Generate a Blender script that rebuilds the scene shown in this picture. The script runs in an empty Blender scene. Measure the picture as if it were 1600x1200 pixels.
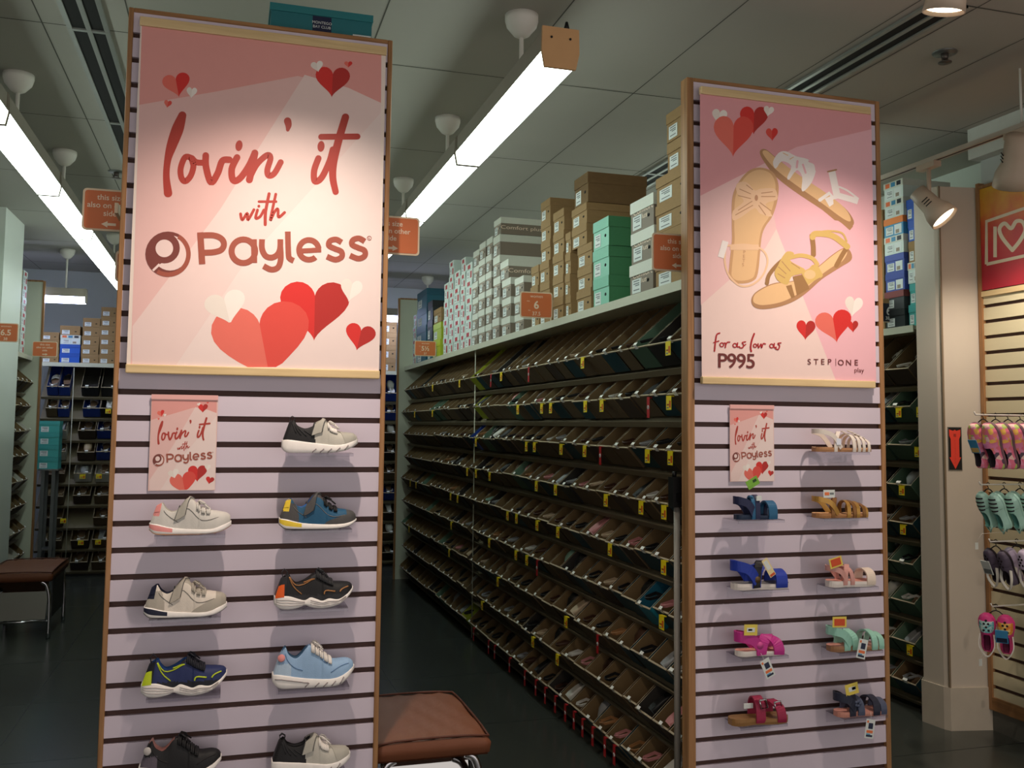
import bpy, bmesh, math, random
from mathutils import Vector, Matrix
random.seed(11)
SC = bpy.context.scene
COL = SC.collection
CH = 1.43                                   # camera height above the floor
# ------------------------------------------------------------ camera (solved from the photograph's vanishing points, 1600x1200)
FPX, CX, CY = 1494.125, 813.01, 552.206
YAW, PITCH, ROLL = .295624, .0754038, .0102038
_f = Vector((math.sin(YAW)*math.cos(PITCH), math.cos(YAW)*math.cos(PITCH), math.sin(PITCH)))
_r0 = Vector((math.cos(YAW), -math.sin(YAW), 0)); _u0 = _r0.cross(_f)
_r = _r0*math.cos(ROLL) + _u0*math.sin(ROLL); _u = _u0*math.cos(ROLL) - _r0*math.sin(ROLL)
cam = bpy.data.objects.new('camera', bpy.data.cameras.new('camera')); COL.objects.link(cam)
cam.data.sensor_fit = 'HORIZONTAL'; cam.data.sensor_width = 36; cam.data.lens = 36*FPX/1600
cam.data.shift_x = -(CX-800)/1600; cam.data.shift_y = (CY-600)/1600
cam.data.clip_start = .05; cam.data.clip_end = 60
m3 = Matrix((_r, _u, -_f)).transposed()
cam.matrix_world = Matrix.Translation((0, 0, CH)) @ m3.to_4x4()
SC.camera = cam
# ------------------------------------------------------------ world: the dim lobby the shop front opens on to
w = bpy.data.worlds.new('lobby'); SC.world = w; w.use_nodes = True
w.node_tree.nodes['Background'].inputs[0].default_value = (1.0, .92, .86, 1)
w.node_tree.nodes['Background'].inputs[1].default_value = .80
SC.view_settings.view_transform = 'Standard'; SC.view_settings.look = 'None'
SC.view_settings.gamma = 1; SC.view_settings.use_curve_mapping = False
SC.view_settings.exposure = 0.22
TUBE, SPOT_W = 8.5, 72.0                    # fluorescent diffuser emission, track spot watts

# ------------------------------------------------------------ measuring: a photo pixel's point on a real plane
def ray(px, py): return _f + _r*((px-CX)/FPX) - _u*((py-CY)/FPX)
def onX(px, py, X): d = ray(px, py); d = d*(X/d.x); return Vector((d.x, d.y, d.z+CH))
def onY(px, py, Y): d = ray(px, py); d = d*(Y/d.y); return Vector((d.x, d.y, d.z+CH))
def onZ(px, py, Z): d = ray(px, py); d = d*((Z-CH)/d.z); return Vector((d.x, d.y, d.z+CH))

# ------------------------------------------------------------ materials
def lin(c):
    c = c/255
    return c/12.92 if c <= .04045 else ((c+.055)/1.055)**2.4
def rgba(c): return (lin(c[0]), lin(c[1]), lin(c[2]), 1)
MATS = {}
def pm(name, c, rough=.6, var=.08, scale=18, bump=0, metal=0, spec=.4, coat=0):
    """procedural material: base colour with a little noise, optional fine bump"""
    if name in MATS: return MATS[name]
    m = bpy.data.materials.new(name); m.use_nodes = True; nt = m.node_tree; b = nt.nodes['Principled BSDF']
    b.inputs['Roughness'].default_value = rough; b.inputs['Metallic'].default_value = metal
    b.inputs['Specular IOR Level'].default_value = spec; b.inputs['Coat Weight'].default_value = coat
    tc = nt.nodes.new('ShaderNodeTexCoord'); nz = nt.nodes.new('ShaderNodeTexNoise')
    nz.inputs['Scale'].default_value = scale; nz.inputs['Detail'].default_value = 3
    nt.links.new(tc.outputs['Object'], nz.inputs['Vector'])
    mx = nt.nodes.new('ShaderNodeMix'); mx.data_type = 'RGBA'
    k = rgba(c); mx.inputs[6].default_value = tuple(max(0, x*(1-var)) for x in k[:3])+(1,)
    mx.inputs[7].default_value = tuple(min(1, x*(1+var)) for x in k[:3])+(1,)
    nt.links.new(nz.outputs['Fac'], mx.inputs[0]); nt.links.new(mx.outputs[2], b.inputs['Base Color'])
    if bump:
        n2 = nt.nodes.new('ShaderNodeTexNoise'); n2.inputs['Scale'].default_value = scale*8
        nt.links.new(tc.outputs['Object'], n2.inputs['Vector'])
        bp = nt.nodes.new('ShaderNodeBump'); bp.inputs['Strength'].default_value = bump; bp.inputs['Distance'].default_value = .002
        nt.links.new(n2.outputs['Fac'], bp.inputs['Height']); nt.links.new(bp.outputs[0], b.inputs['Normal'])
    MATS[name] = m
    return m
def emat(name, c, s):
    if name in MATS: return MATS[name]
    m = bpy.data.materials.new(name); m.use_nodes = True; b = m.node_tree.nodes['Principled BSDF']
    b.inputs['Base Color'].default_value = rgba(c); b.inputs['Emission Color'].default_value = rgba(c); b.inputs['Emission Strength'].default_value = s
    MATS[name] = m
    return m
def wood(name, c1, c2, axis=2, rough=.45):
    if name in MATS: return MATS[name]
    m = bpy.data.materials.new(name); m.use_nodes = True; nt = m.node_tree; b = nt.nodes['Principled BSDF']
    b.inputs['Roughness'].default_value = rough; b.inputs['Specular IOR Level'].default_value = .3
    tc = nt.nodes.new('ShaderNodeTexCoord'); mp = nt.nodes.new('ShaderNodeMapping'); nz = nt.nodes.new('ShaderNodeTexNoise')
    s = [40, 40, 40]; s[axis] = 2.2; mp.inputs['Scale'].default_value = s
    nz.inputs['Scale'].default_value = 1.6; nz.inputs['Detail'].default_value = 5; nz.inputs['Distortion'].default_value = .6
    rp = nt.nodes.new('ShaderNodeValToRGB'); rp.color_ramp.elements[0].color = rgba(c1); rp.color_ramp.elements[1].color = rgba(c2)
    rp.color_ramp.elements[0].position = .3; rp.color_ramp.elements[1].position = .7
    nt.links.new(tc.outputs['Object'], mp.inputs[0]); nt.links.new(mp.outputs[0], nz.inputs[0])
    nt.links.new(nz.outputs['Fac'], rp.inputs[0]); nt.links.new(rp.outputs[0], b.inputs['Base Color'])
    MATS[name] = m
    return m
def clear(name, tint, gloss=.12):
    if name in MATS: return MATS[name]
    m = bpy.data.materials.new(name); m.use_nodes = True; nt = m.node_tree; nt.nodes.remove(nt.nodes['Principled BSDF'])
    o = nt.nodes['Material Output']; t = nt.nodes.new('ShaderNodeBsdfTransparent'); t.inputs[0].default_value = tint
    g = nt.nodes.new('ShaderNodeBsdfGlossy'); g.inputs['Roughness'].default_value = .08
    fr = nt.nodes.new('ShaderNodeLayerWeight'); fr.inputs[0].default_value = .25
    ml = nt.nodes.new('ShaderNodeMath'); ml.operation = 'MULTIPLY_ADD'; ml.inputs[1].default_value = .5; ml.inputs[2].default_value = gloss*.4
    mx = nt.nodes.new('ShaderNodeMixShader')
    nt.links.new(fr.outputs['Fresnel'], ml.inputs[0]); nt.links.new(ml.outputs[0], mx.inputs[0])
    nt.links.new(t.outputs[0], mx.inputs[1]); nt.links.new(g.outputs[0], mx.inputs[2]); nt.links.new(mx.outputs[0], o.inputs[0])
    MATS[name] = m
    return m

# ------------------------------------------------------------ mesh builder
class MB:
    def __init__(s): s.v = []; s.f = []; s.m = []; s.sm = []; s.mats = []
    def mi(s, mat):
        if mat not in s.mats: s.mats.append(mat)
        return s.mats.index(mat)
    def add(s, vs, fs, mat, smooth=False):
        o = len(s.v); s.v += [tuple(v) for v in vs]; k = s.mi(mat) if not callable(mat) else None
        for f in fs:
            s.f.append([o+i for i in f]); s.sm.append(smooth); s.m.append(k)
        return o
    def box(s, a, b, mat, mats=None):
        x0, y0, z0 = a; x1, y1, z1 = b
        vs = [(x0,y0,z0),(x1,y0,z0),(x1,y1,z0),(x0,y1,z0),(x0,y0,z1),(x1,y0,z1),(x1,y1,z1),(x0,y1,z1)]
        fs = [(0,3,2,1),(4,5,6,7),(0,1,5,4),(2,3,7,6),(1,2,6,5),(3,0,4,7)]     # -z +z -y +y +x -x
        if not mats: s.add(vs, fs, mat); return
        for i, f in enumerate(fs): s.add([vs[j] for j in f], [(0,1,2,3)], mats.get(i, mat))
    def hexa(s, vs, mat, smooth=False):       # eight corners: bottom ring, top ring
        s.add(vs, [(0,3,2,1),(4,5,6,7),(0,1,5,4),(1,2,6,5),(2,3,7,6),(3,0,4,7)], mat, smooth)
    def poly(s, pts, mat): s.add(pts, [tuple(range(len(pts)))], mat)
    def prism(s, pts, d, mat, side=None):
        n = len(pts); d = Vector(d); top = [Vector(p)+d for p in pts]
        s.add(pts, [tuple(range(n))[::-1]], mat); s.add(top, [tuple(range(n))], mat)
        s.add(list(pts)+top, [(i, (i+1) % n, n+(i+1) % n, n+i) for i in range(n)], side or mat)
    def tube(s, pts, r, mat, n=8, caps=True):
        pts = [Vector(p) for p in pts]; rings = []; up = None
        for i, p in enumerate(pts):
            t = (pts[min(i+1, len(pts)-1)]-pts[max(i-1, 0)]).normalized()
            if up is None: up = Vector((0, 0, 1)) if abs(t.z) < .9 else Vector((1, 0, 0))
            a = t.cross(up).normalized(); up = a.cross(t).normalized()
            rr = r[i] if isinstance(r, (list, tuple)) else r
            rings.append([p+(a*math.cos(2*math.pi*k/n)+up*math.sin(2*math.pi*k/n))*rr for k in range(n)])
        vs = [v for g in rings for v in g]; fs = []
        for i in range(len(rings)-1):
            for k in range(n): fs.append((i*n+k, i*n+(k+1) % n, (i+1)*n+(k+1) % n, (i+1)*n+k))
        if caps: fs += [tuple(range(n))[::-1], tuple((len(rings)-1)*n+k for k in range(n))]
        s.add(vs, fs, mat, True)
    def lathe(s, prof, mat, o=(0,0,0), n=20, ax=(0,0,1)):
        ax = Vector(ax).normalized(); a = ax.orthogonal().normalized(); b = ax.cross(a); o = Vector(o); vs = []; fs = []
        for r, h in prof:
            for k in range(n): vs.append(o+ax*h+(a*math.cos(2*math.pi*k/n)+b*math.sin(2*math.pi*k/n))*max(r, 1e-4))
        for i in range(len(prof)-1):
            for k in range(n): fs.append((i*n+k, i*n+(k+1) % n, (i+1)*n+(k+1) % n, (i+1)*n+k))
        fs += [tuple(range(n))[::-1], tuple((len(prof)-1)*n+k for k in range(n))]
        s.add(vs, fs, mat, True)
    def grid(s, rows, mat, smooth=True, closed=False):
        n = len(rows[0]); vs = [v for r in rows for v in r]; fs = []
        for i in range(len(rows)-1):
            for k in range(n if closed else n-1): fs.append((i*n+k, i*n+(k+1) % n, (i+1)*n+(k+1) % n, (i+1)*n+k))
        if callable(mat):
            for f in fs: s.add([vs[j] for j in f], [(0,1,2,3)], mat(f, n), smooth)
        else: s.add(vs, fs, mat, smooth)
    def ribbon(s, pts, wd, w, th, mat):        # band along pts, wide along wd, thick along the normal
        pts = [Vector(p) for p in pts]; rows = []
        for i, p in enumerate(pts):
            t = (pts[min(i+1, len(pts)-1)]-pts[max(i-1, 0)]).normalized()
            d = wd[i] if isinstance(wd, list) else wd; d = Vector(d); d = (d-t*d.dot(t)).normalized(); n = t.cross(d)
            ww = w[i] if isinstance(w, list) else w
            rows.append([p-d*ww/2-n*th/2, p+d*ww/2-n*th/2, p+d*ww/2+n*th/2, p-d*ww/2+n*th/2])
        s.grid(rows, mat, False, True)
        s.add(rows[0], [(3,2,1,0)], mat); s.add(rows[-1], [(0,1,2,3)], mat)
    def mesh(s, name, weld=False):
        me = bpy.data.meshes.new(name); me.from_pydata(s.v, [], s.f)
        for mt in s.mats: me.materials.append(mt)
        me.polygons.foreach_set('material_index', s.m); me.polygons.foreach_set('use_smooth', s.sm)
        if weld:
            bm = bmesh.new(); bm.from_mesh(me); bmesh.ops.remove_doubles(bm, verts=bm.verts, dist=1e-5)
            bmesh.ops.recalc_face_normals(bm, faces=bm.faces); bm.to_mesh(me); bm.free()
        me.update(); return me
    def build(s, name, parent=None, weld=False, loc=None):
        o = bpy.data.objects.new(name, s.mesh(name, weld)); COL.objects.link(o)
        if parent: o.parent = parent
        if loc is not None: o.location = loc
        return o
def tag(o, label=None, cat=None, group=None, kind=None):
    if label: o['label'] = label
    if cat: o['category'] = cat
    if group: o['group'] = group
    if kind: o['kind'] = kind
    return o
def thing(name, label, cat, loc=(0,0,0), rz=0, group=None):
    o = bpy.data.objects.new(name, None); COL.objects.link(o); o.location = loc; o.rotation_euler = (0, 0, rz); o.empty_display_size = .05
    return tag(o, label, cat, group)
def dup(o, parent=None):
    c = o.copy(); COL.objects.link(c)
    if parent: c.parent = parent
    for ch in list(o.children): dup(ch, c)
    return c
def struct(mb, name, **k): return tag(mb.build(name, **k), kind='structure')
def bevel(o, w=.004, seg=2):
    b = o.modifiers.new('bevel', 'BEVEL'); b.width = w; b.segments = seg; b.limit_method = 'ANGLE'; return o
ORD = ('first second third fourth fifth sixth seventh eighth ninth tenth eleventh twelfth thirteenth fourteenth fifteenth sixteenth seventeenth eighteenth nineteenth twentieth '
       'twenty-first twenty-second twenty-third twenty-fourth twenty-fifth twenty-sixth twenty-seventh twenty-eighth twenty-ninth thirtieth thirty-first thirty-second thirty-third thirty-fourth thirty-fifth thirty-sixth thirty-seventh thirty-eighth thirty-ninth fortieth').split()
ROWN = ['top']+['%s from top' % x for x in ORD[1:7]]+['second lowest', 'lowest']
def catmull(pts, n=6, closed=False):
    out = []; L = len(pts); P = [tuple(p) for p in pts]
    rng = range(L if closed else L-1)
    for i in rng:
        p0, p1, p2, p3 = [P[j % L] if closed else P[min(max(j, 0), L-1)] for j in (i-1, i, i+1, i+2)]
        for k in range(n):
            t = k/n
            out.append(tuple(.5*((2*b)+(-a+c)*t+(2*a-5*b+4*c-d)*t*t+(-a+3*b-3*c+d)*t**3) for a, b, c, d in zip(p0, p1, p2, p3)))
    if not closed: out.append(P[-1])
    return out
def lerp(tab, t):                              # piecewise smooth table lookup
    if t <= tab[0][0]: return tab[0][1]
    for (a, x), (b, y) in zip(tab, tab[1:]):
        if t <= b:
            k = (t-a)/(b-a); return x+(y-x)*k
    return tab[-1][1]

# ------------------------------------------------------------ printed art: strokes, discs and text laid on a flat face
_txt = {}
def text_polys(body, bold=0.0, space=1.0):
    key = (body, bold, space)
    if key not in _txt:
        cu = bpy.data.curves.new('lettering', 'FONT'); cu.body = body; cu.size = 1; cu.offset = bold; cu.space_character = space; cu.resolution_u = 4
        o = bpy.data.objects.new('lettering', cu); COL.objects.link(o)
        dg = bpy.context.evaluated_depsgraph_get(); me = bpy.data.meshes.new_from_object(o.evaluated_get(dg))
        vs = [(v.co.x, v.co.y) for v in me.vertices]; fs = [tuple(p.vertices) for p in me.polygons]
        bpy.data.objects.remove(o); bpy.data.curves.remove(cu); bpy.data.meshes.remove(me)
        _txt[key] = (vs, fs)
    return _txt[key]
class Art:
    """collects flat coloured shapes in its own 2D units, then lays them on a face with fn(x, y, layer)"""
    def __init__(s): s.shapes = []; s.layer = 0
    def poly(s, pts, mat): s.layer += 1; s.shapes.append(([tuple(p) for p in pts], [tuple(range(len(pts)))], mat, s.layer))
    def tri(s, vs, fs, mat): s.layer += 1; s.shapes.append((vs, fs, mat, s.layer))
    def disc(s, c, r, mat, ry=None, rot=0, n=28):
        ry = ry or r; cs, sn = math.cos(rot), math.sin(rot)
        s.poly([(c[0]+r*math.cos(a)*cs-ry*math.sin(a)*sn, c[1]+r*math.cos(a)*sn+ry*math.sin(a)*cs) for a in [2*math.pi*k/n for k in range(n)]], mat)
    def ring(s, c, r0, r1, mat, a0=0, a1=360, n=32):
        vs = []; fs = []
        for k in range(n+1):
            a = math.radians(a0+(a1-a0)*k/n); vs += [(c[0]+r0*math.cos(a), c[1]+r0*math.sin(a)), (c[0]+r1*math.cos(a), c[1]+r1*math.sin(a))]
        for k in range(n): fs.append((2*k, 2*k+1, 2*k+3, 2*k+2))
        s.tri(vs, fs, mat)
    def stroke(s, pts, w, mat, smooth=True, caps=True):
        P = [(p[0], p[1], p[2] if len(p) > 2 else w) for p in pts]
        if smooth and len(P) > 2: P = catmull(P, 6)
        vs = []; fs = []; n = len(P)
        for i, p in enumerate(P):
            a = P[max(i-1, 0)]; b = P[min(i+1, n-1)]; dx, dy = b[0]-a[0], b[1]-a[1]; l = math.hypot(dx, dy) or 1
            nx, ny = -dy/l*p[2]/2, dx/l*p[2]/2; vs += [(p[0]+nx, p[1]+ny), (p[0]-nx, p[1]-ny)]
        for i in range(n-1): fs.append((2*i, 2*i+1, 2*i+3, 2*i+2))
        s.layer += 1
        for i, f in enumerate(fs): s.shapes.append(([vs[j] for j in f], [(0, 1, 2, 3)], mat, s.layer+(i % 3)*.4))   # each step a hair above the last, so bends never coincide
        s.layer += 1.2
        if caps:
            for p in (P[0], P[-1]): s.disc(p, p[2]/2, mat, n=14)
    def heart(s, c, w, h, rot, ml, mr, clip=None):
        L = []
        for k in range(21):
            t = math.pi*k/20; L.append((-(math.sin(t)**3), -(13*math.cos(t)-5*math.cos(2*t)-2*math.cos(3*t)-math.cos(4*t))/16))
        ys = [p[1] for p in L]; y0, y1 = min(ys), max(ys); cs, sn = math.cos(rot), math.sin(rot)
        for sg, mt in ((1, ml), (-1, mr)):
            q = []
            for x, y in L:
                X = x*sg*w/2; Y = ((y-y0)/(y1-y0)-.5)*h
                X, Y = c[0]+X*cs-Y*sn, c[1]+X*sn+Y*cs
                if clip: Y = min(Y, clip)
                q.append((X, Y))
            s.poly(q, mt)
    def text(s, body, x, y, size, mat, bold=0, align='l', space=1.0, slope=0):   # y grows downwards
        vs, fs = text_polys(body, bold, space)
        if not vs: return
        x0 = min(v[0] for v in vs); x1 = max(v[0] for v in vs)
        dx = {'l': 0, 'c': -(x0+x1)/2, 'r': -x1}[align]
        s.tri([(x+(v[0]+dx)*size, y-v[1]*size+slope*(v[0]+dx)*size) for v in vs], fs, mat)
    def lay(s, mb, fn, step=.000008):
        for vs, fs, mat, l in s.shapes: mb.add([fn(v[0], v[1], l*step) for v in vs], fs, mat)
# ------------------------------------------------------------ palette
LILAC = pm('lilac slat laminate', (214, 202, 216), .5, .03, 6)
GROOVE = pm('dark brown slat groove', (72, 46, 40), .6)
PINE = wood('honey pine frame', (134, 96, 62), (174, 130, 88))
PINEX = wood('honey pine frame across', (134, 96, 62), (174, 130, 88), 0)
PALE = wood('pale poster rail', (206, 178, 132), (226, 200, 152), 0, .3)
CEIL = pm('ceiling paint', (168, 165, 156), .85, .05, 2)
SEAM = pm('ceiling seam', (84, 84, 78), .9)
BLACK = pm('black', (12, 12, 13), .5); VOID = pm('vent darkness', (14, 14, 15), .8)
WHITE = pm('white plastic', (225, 222, 214), .4, .03)
ALU = pm('grey metal', (120, 122, 120), .38, .05, metal=.7)
CHROME = pm('chrome', (200, 200, 205), .15, .02, metal=1)
RACKG = pm('grey green rack steel', (140, 146, 132), .5, .05)
CREAMST = pm('cream steel lip', (196, 196, 176), .45, .04)
SHELFD = pm('rack shelf steel', (126, 116, 94), .55, .06)
KRAFT = pm('kraft card', (152, 122, 82), .8, .12, 9); KRAFTD = pm('dark kraft card', (118, 92, 60), .85, .14, 9)
PAPER = pm('white paper label', (218, 224, 222), .7, .03); INK = pm('label print', (120, 126, 128), .8)
YEL = pm('yellow price card', (232, 208, 20), .5, .03); REDC = pm('red clearance card', (170, 24, 30), .5)
ORANGE = pm('orange sign', (212, 116, 70), .45, .05, 4); SIGNE = pm('cream sign edge', (224, 204, 176), .5)
SIGNT = pm('sign lettering', (236, 214, 190), .5)
ACRC = clear('thin clear acrylic', (.97, .965, .975, 1), .06)
ACR = clear('clear acrylic', (.86, .85, .88, 1))
# ------------------------------------------------------------ the room
CZ = CH+1.5
b = MB()
b.box((-3.4, -1.2, -.06), (5.2, 10.6, -.002), pm('floor core', (30, 31, 30)))
fm = pm('dark vinyl floor', (62, 65, 61), .24, .22, 1.6, .02, spec=.5)
b.poly([(-3.4, -1.2, .0), (5.2, -1.2, .0), (5.2, 10.6, .0), (-3.4, 10.6, .0)], fm)
ln = pm('floor joint', (38, 41, 39), .35)
for k in range(-3, 6):
    b.poly([(k*.91, -1.2, .0006), (k*.91+.003, -1.2, .0006), (k*.91+.003, 10.6, .0006), (k*.91, 10.6, .0006)], ln)
for k in range(-1, 12):
    b.poly([(-3.4, k*.91, .0006), (5.2, k*.91, .0006), (5.2, k*.91+.003, .0006), (-3.4, k*.91+.003, .0006)], ln)
struct(b, 'floor')
b = MB()
b.box((-3.4, -1.2, CZ), (5.2, 10.6, CZ+.06), CEIL)
for y in [3.88+1.2*k for k in range(-4, 6)]:
    b.poly([(-3.4, y, CZ-.001), (5.2, y, CZ-.001), (5.2, y+.007, CZ-.001), (-3.4, y+.007, CZ-.001)], SEAM)
for x in (-1.82, -.72, -.4, .5, 1.12, 1.70, 2.27, 2.5, 2.87, 3.45):
    b.poly([(x, -1.2, CZ-.0012), (x+.005, -1.2, CZ-.0012), (x+.005, 10.6, CZ-.0012), (x, 10.6, CZ-.0012)], SEAM)
struct(b, 'ceiling')
WALLP = pm('pale wall paint', (176, 180, 176), .8, .04, 3)
b = MB(); b.box((-3.4, 10.4, 0), (5.2, 10.6, CZ), WALLP); struct(b, 'wall_back')
b = MB(); b.box((-3.4, -1.2, 0), (-3.2, 10.4, CZ), WALLP); struct(b, 'wall_left')
b = MB(); b.box((4.0, 3.86, 0), (4.2, 10.4, CZ), pm('right wall paint', (186, 194, 184), .8, .04, 3)); struct(b, 'wall_right')
# square column between the right wall rack and the slat wall
COLP = pm('beige column paint', (196, 186, 172), .6, .05, 3)
b = MB(); pts = [(3.545, 3.84), (3.35, 3.88), (3.338, 3.905), (3.325, 4.03), (3.40, 4.10), (4.0, 4.10), (4.0, 3.84)]
b.prism([(x, y, .20) for x, y in pts], (0, 0, 2.64-.20), COLP)
q = [(3.553, 3.828), (3.345, 3.87), (3.330, 3.90), (3.316, 4.036), (3.395, 4.11), (4.0, 4.11), (4.0, 3.828)]
b.prism([(x, y, 0) for x, y in q], (0, 0, .20), pm('column skirting', (188, 178, 162), .5))
b.box((3.343, 3.872, .2), (3.352, 3.881, 2.64), pm('column seam', (128, 112, 92)))
struct(b, 'column')
# grey partition column in the left rack run
PX = -1.54
b = MB(); b.box((PX-.75, 7.42, 0), (PX, 8.055, CZ), pm('pale grey partition', (214, 220, 212), .6, .04, 3)); struct(b, 'wall_partition')
# bulkhead over the right slat wall
b = MB(); b.box((3.50, 1.4, 2.775), (4.0, 3.84, CZ), pm('bulkhead white', (198, 200, 192), .7)); struct(b, 'trim_1')
# ------------------------------------------------------------ fluorescent rows
HOUS = pm('light housing', (150, 142, 130), .5, .05); CAP = pm('tan end plate', (205, 160, 112), .5, .08, 12)
DIFF = emat('prismatic diffuser', (238, 255, 244), TUBE); DIFFC = emat('cool diffuser', (206, 214, 255), TUBE*1.5)
def fluor(name, label, cx, y0, L, group, cap=False, diff=None, rz=0, z0=None, rods=(.42,)):
    z0 = z0 or CH+1.15; diff = diff or DIFF
    t = thing(name, label, 'ceiling light', (cx, y0, z0), rz, group)
    b = MB(); b.prism([(-.052, .004, .060), (.052, .004, .060), (.052, .004, .125), (-.052, .004, .125)], (0, L-.008, 0), HOUS)
    b.box((-.058, .004, .052), (.058, L-.004, .062), HOUS); b.build('housing', t)
    b = MB(); b.prism([(-.048, .008, 0), (.048, .008, 0), (.058, .008, .052), (-.058, .008, .052)], (0, L-.016, 0), diff); b.build('diffuser', t)
    for y in (0, L-.006):
        b = MB(); b.prism([(-.050, y, -.001), (.050, y, -.001), (.060, y, .052), (.055, y, .127), (-.055, y, .127), (-.060, y, .052)], (0, .006, 0), HOUS); b.build('end_bracket', t)
    if cap:
        b = MB(); b.prism([(-.052, -.012, -.004), (.054, -.012, -.004), (.066, -.012, .05), (.064, -.012, .13), (-.06, -.012, .13), (-.062, -.012, .05)], (0, .011, 0), CAP)
        for x in (-.03, .034): b.lathe([(.004, 0), (.004, .002)], BLACK, (x, -.0125, .095), 10, (0, -1, 0))
        b.lathe([(.012, 0), (.004, .03)], BLACK, (.03, .012, .132), 8); b.build('end_plate', t)
    for y in rods:
        b = MB(); b.tube([(0, y, .12), (0, y, CZ-z0-.05)], .0085, WHITE, 8); rod = b.build('suspension_rod', t)
        b = MB(); b.lathe([(.012, -.085), (.03, -.075), (.055, -.045), (.062, -.02), (.062, 0)], WHITE, (0, y, CZ-z0), 20); b.build('canopy', rod)
    return t
for k in range(4):
    fluor('fluorescent_light', 'suspended fluorescent light, %s from the near end of the middle aisle row' % ORD[k], .985, 2.84+1.235*k, 1.22, 'fluorescent lights over the middle aisle', k == 0)
for k in range(5):
    fluor('fluorescent_light', 'suspended fluorescent light, %s from the near end of the left aisle row' % ORD[k], -.915, 2.86+1.235*k, 1.22, 'fluorescent lights over the left aisle')
for k in range(4):  # unseen row, added to light the ceiling and the right rack
    fluor('fluorescent_light', 'unseen added fluorescent light, %s of the right aisle row behind the sandal panel' % ORD[k], 2.85, 4.05+1.235*k, 1.22, 'added fluorescent lights over the right aisle')
fluor('fluorescent_light', 'bluish fluorescent light hung crossways before the back wall, left aisle', -1.22, 9.1, 1.1, None, False, DIFFC, math.pi/2, CH+1.03, (.17,))
fluor('fluorescent_light', 'bluish fluorescent light glimpsed at the back beyond the middle aisle', 2.2, 9.5, 1.1, None, False, DIFFC, math.pi/2, CH+1.03, (.3,))
# ------------------------------------------------------------ linear air vents, sprinklers
def vent(x, w, y0, y1, label):
    t = thing('air_vent', label, 'air vent', (x, y0, CZ), 0, 'linear ceiling vents'); L = y1-y0
    b = MB(); fr = pm('vent metal', (150, 152, 146), .4, metal=.5)
    for a in (0, w*.45, w-.018): b.box((a, 0, -.012), (a+.018, L, -.0015), fr)
    for y in [0]+[1.2*k for k in range(1, int(L/1.2)+1)]: b.box((0, y, -.0125), (w, y+.02, -.0015), fr)
    b.build('frame', t); b = MB()
    b.box((.018, .001, -.006), (w*.45, L-.001, -.002), VOID); b.box((w*.45+.018, .001, -.006), (w-.018, L-.001, -.002), VOID); b.build('slot', t)
vent(-.63, .15, 2.68, 9.2, 'long twin slot air vent in ceiling left of the large banner')
vent(2.31, .15, 2.68, 9.2, 'long twin slot air vent in ceiling right of middle, above the sandal banner')
def sprinkler(p, label):
    t = thing('sprinkler', label, 'sprinkler', (p.x, p.y, CZ), 0, 'ceiling sprinklers')
    b = MB(); b.lathe([(.045, -.006), (.048, -.0015), (.048, -.0005)], ALU, n=24); b.build('escutcheon', t)
    b = MB(); m = pm('dull brass', (92, 84, 78), .4, metal=.6); b.lathe([(.012, -.03), (.016, -.006)], m); b.lathe([(.026, -.043), (.026, -.040)], m); b.tube([(.012, 0, -.02), (.012, 0, -.041)], .003, m); b.tube([(-.012, 0, -.02), (-.012, 0, -.041)], .003, m); b.build('head', t)
sprinkler(onZ(1476, 82, CZ), 'round ceiling sprinkler right of the slot vent'); sprinkler(onZ(182, 268, CZ), 'sprinkler under ceiling behind the left edge of the large banner')
# ------------------------------------------------------------ track lights
HEADM = pm('warm white lamp body', (196, 176, 156), .45, .04); LENS = emat('lamp lens', (255, 236, 205), 6)
def track_head(loc, aim, label, watts, r=.05, L=.17, spot=38, blend=.6, group='track spotlights', drop=.1):
    loc = Vector(loc); d = (Vector(aim)-loc).normalized()
    t = thing('track_spotlight', label, 'spotlight', loc, 0, group)
    b = MB(); b.box((-.02, -.06, drop-.028), (.02, .06, drop-.002), HEADM); b.tube([(0, 0, drop-.01), (0, 0, 0)], .010, HEADM); b.build('adapter', t)
    b = MB(); a = -d*L*.45; b.lathe([(r*.35, 0), (r*.75, .005), (r*.82, L*.35), (r*.86, L*.55), (r*1.15, L*.75), (r*1.25, L), (r*1.17, L), (r*1.05, L*.9)], HEADM, a, 24, d)
    hd = b.build('lamp_head', t)
    b = MB(); sd = d.cross(Vector((0, 0, 1))).normalized(); up = sd.cross(d)
    for sg in (-1, 1):
        for k in range(3):
            c = a+d*(L*.38+k*.014)+sd*sg*r*.85; b.tube([c-up*r*.3, c+up*r*.3], .0025, BLACK, 5)
    b.build('cooling_slot', hd)
    b = MB(); b.lathe([(r*1.08, L*.93), (r*1.0, L*.935)], LENS, a, 24, d); b.build('lens', hd)
    ld = bpy.data.lights.new('spot', 'SPOT'); ld.energy = watts; ld.color = (1.0, .84, .70); ld.spot_size = math.radians(spot); ld.spot_blend = blend; ld.shadow_soft_size = .022
    lo = bpy.data.objects.new('spot_lamp', ld); COL.objects.link(lo); lo.parent = t; lo.location = d*(L*.62)
    lo.rotation_mode = 'QUATERNION'; lo.rotation_quaternion = d.to_track_quat('-Z', 'Y')
    return t
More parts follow.
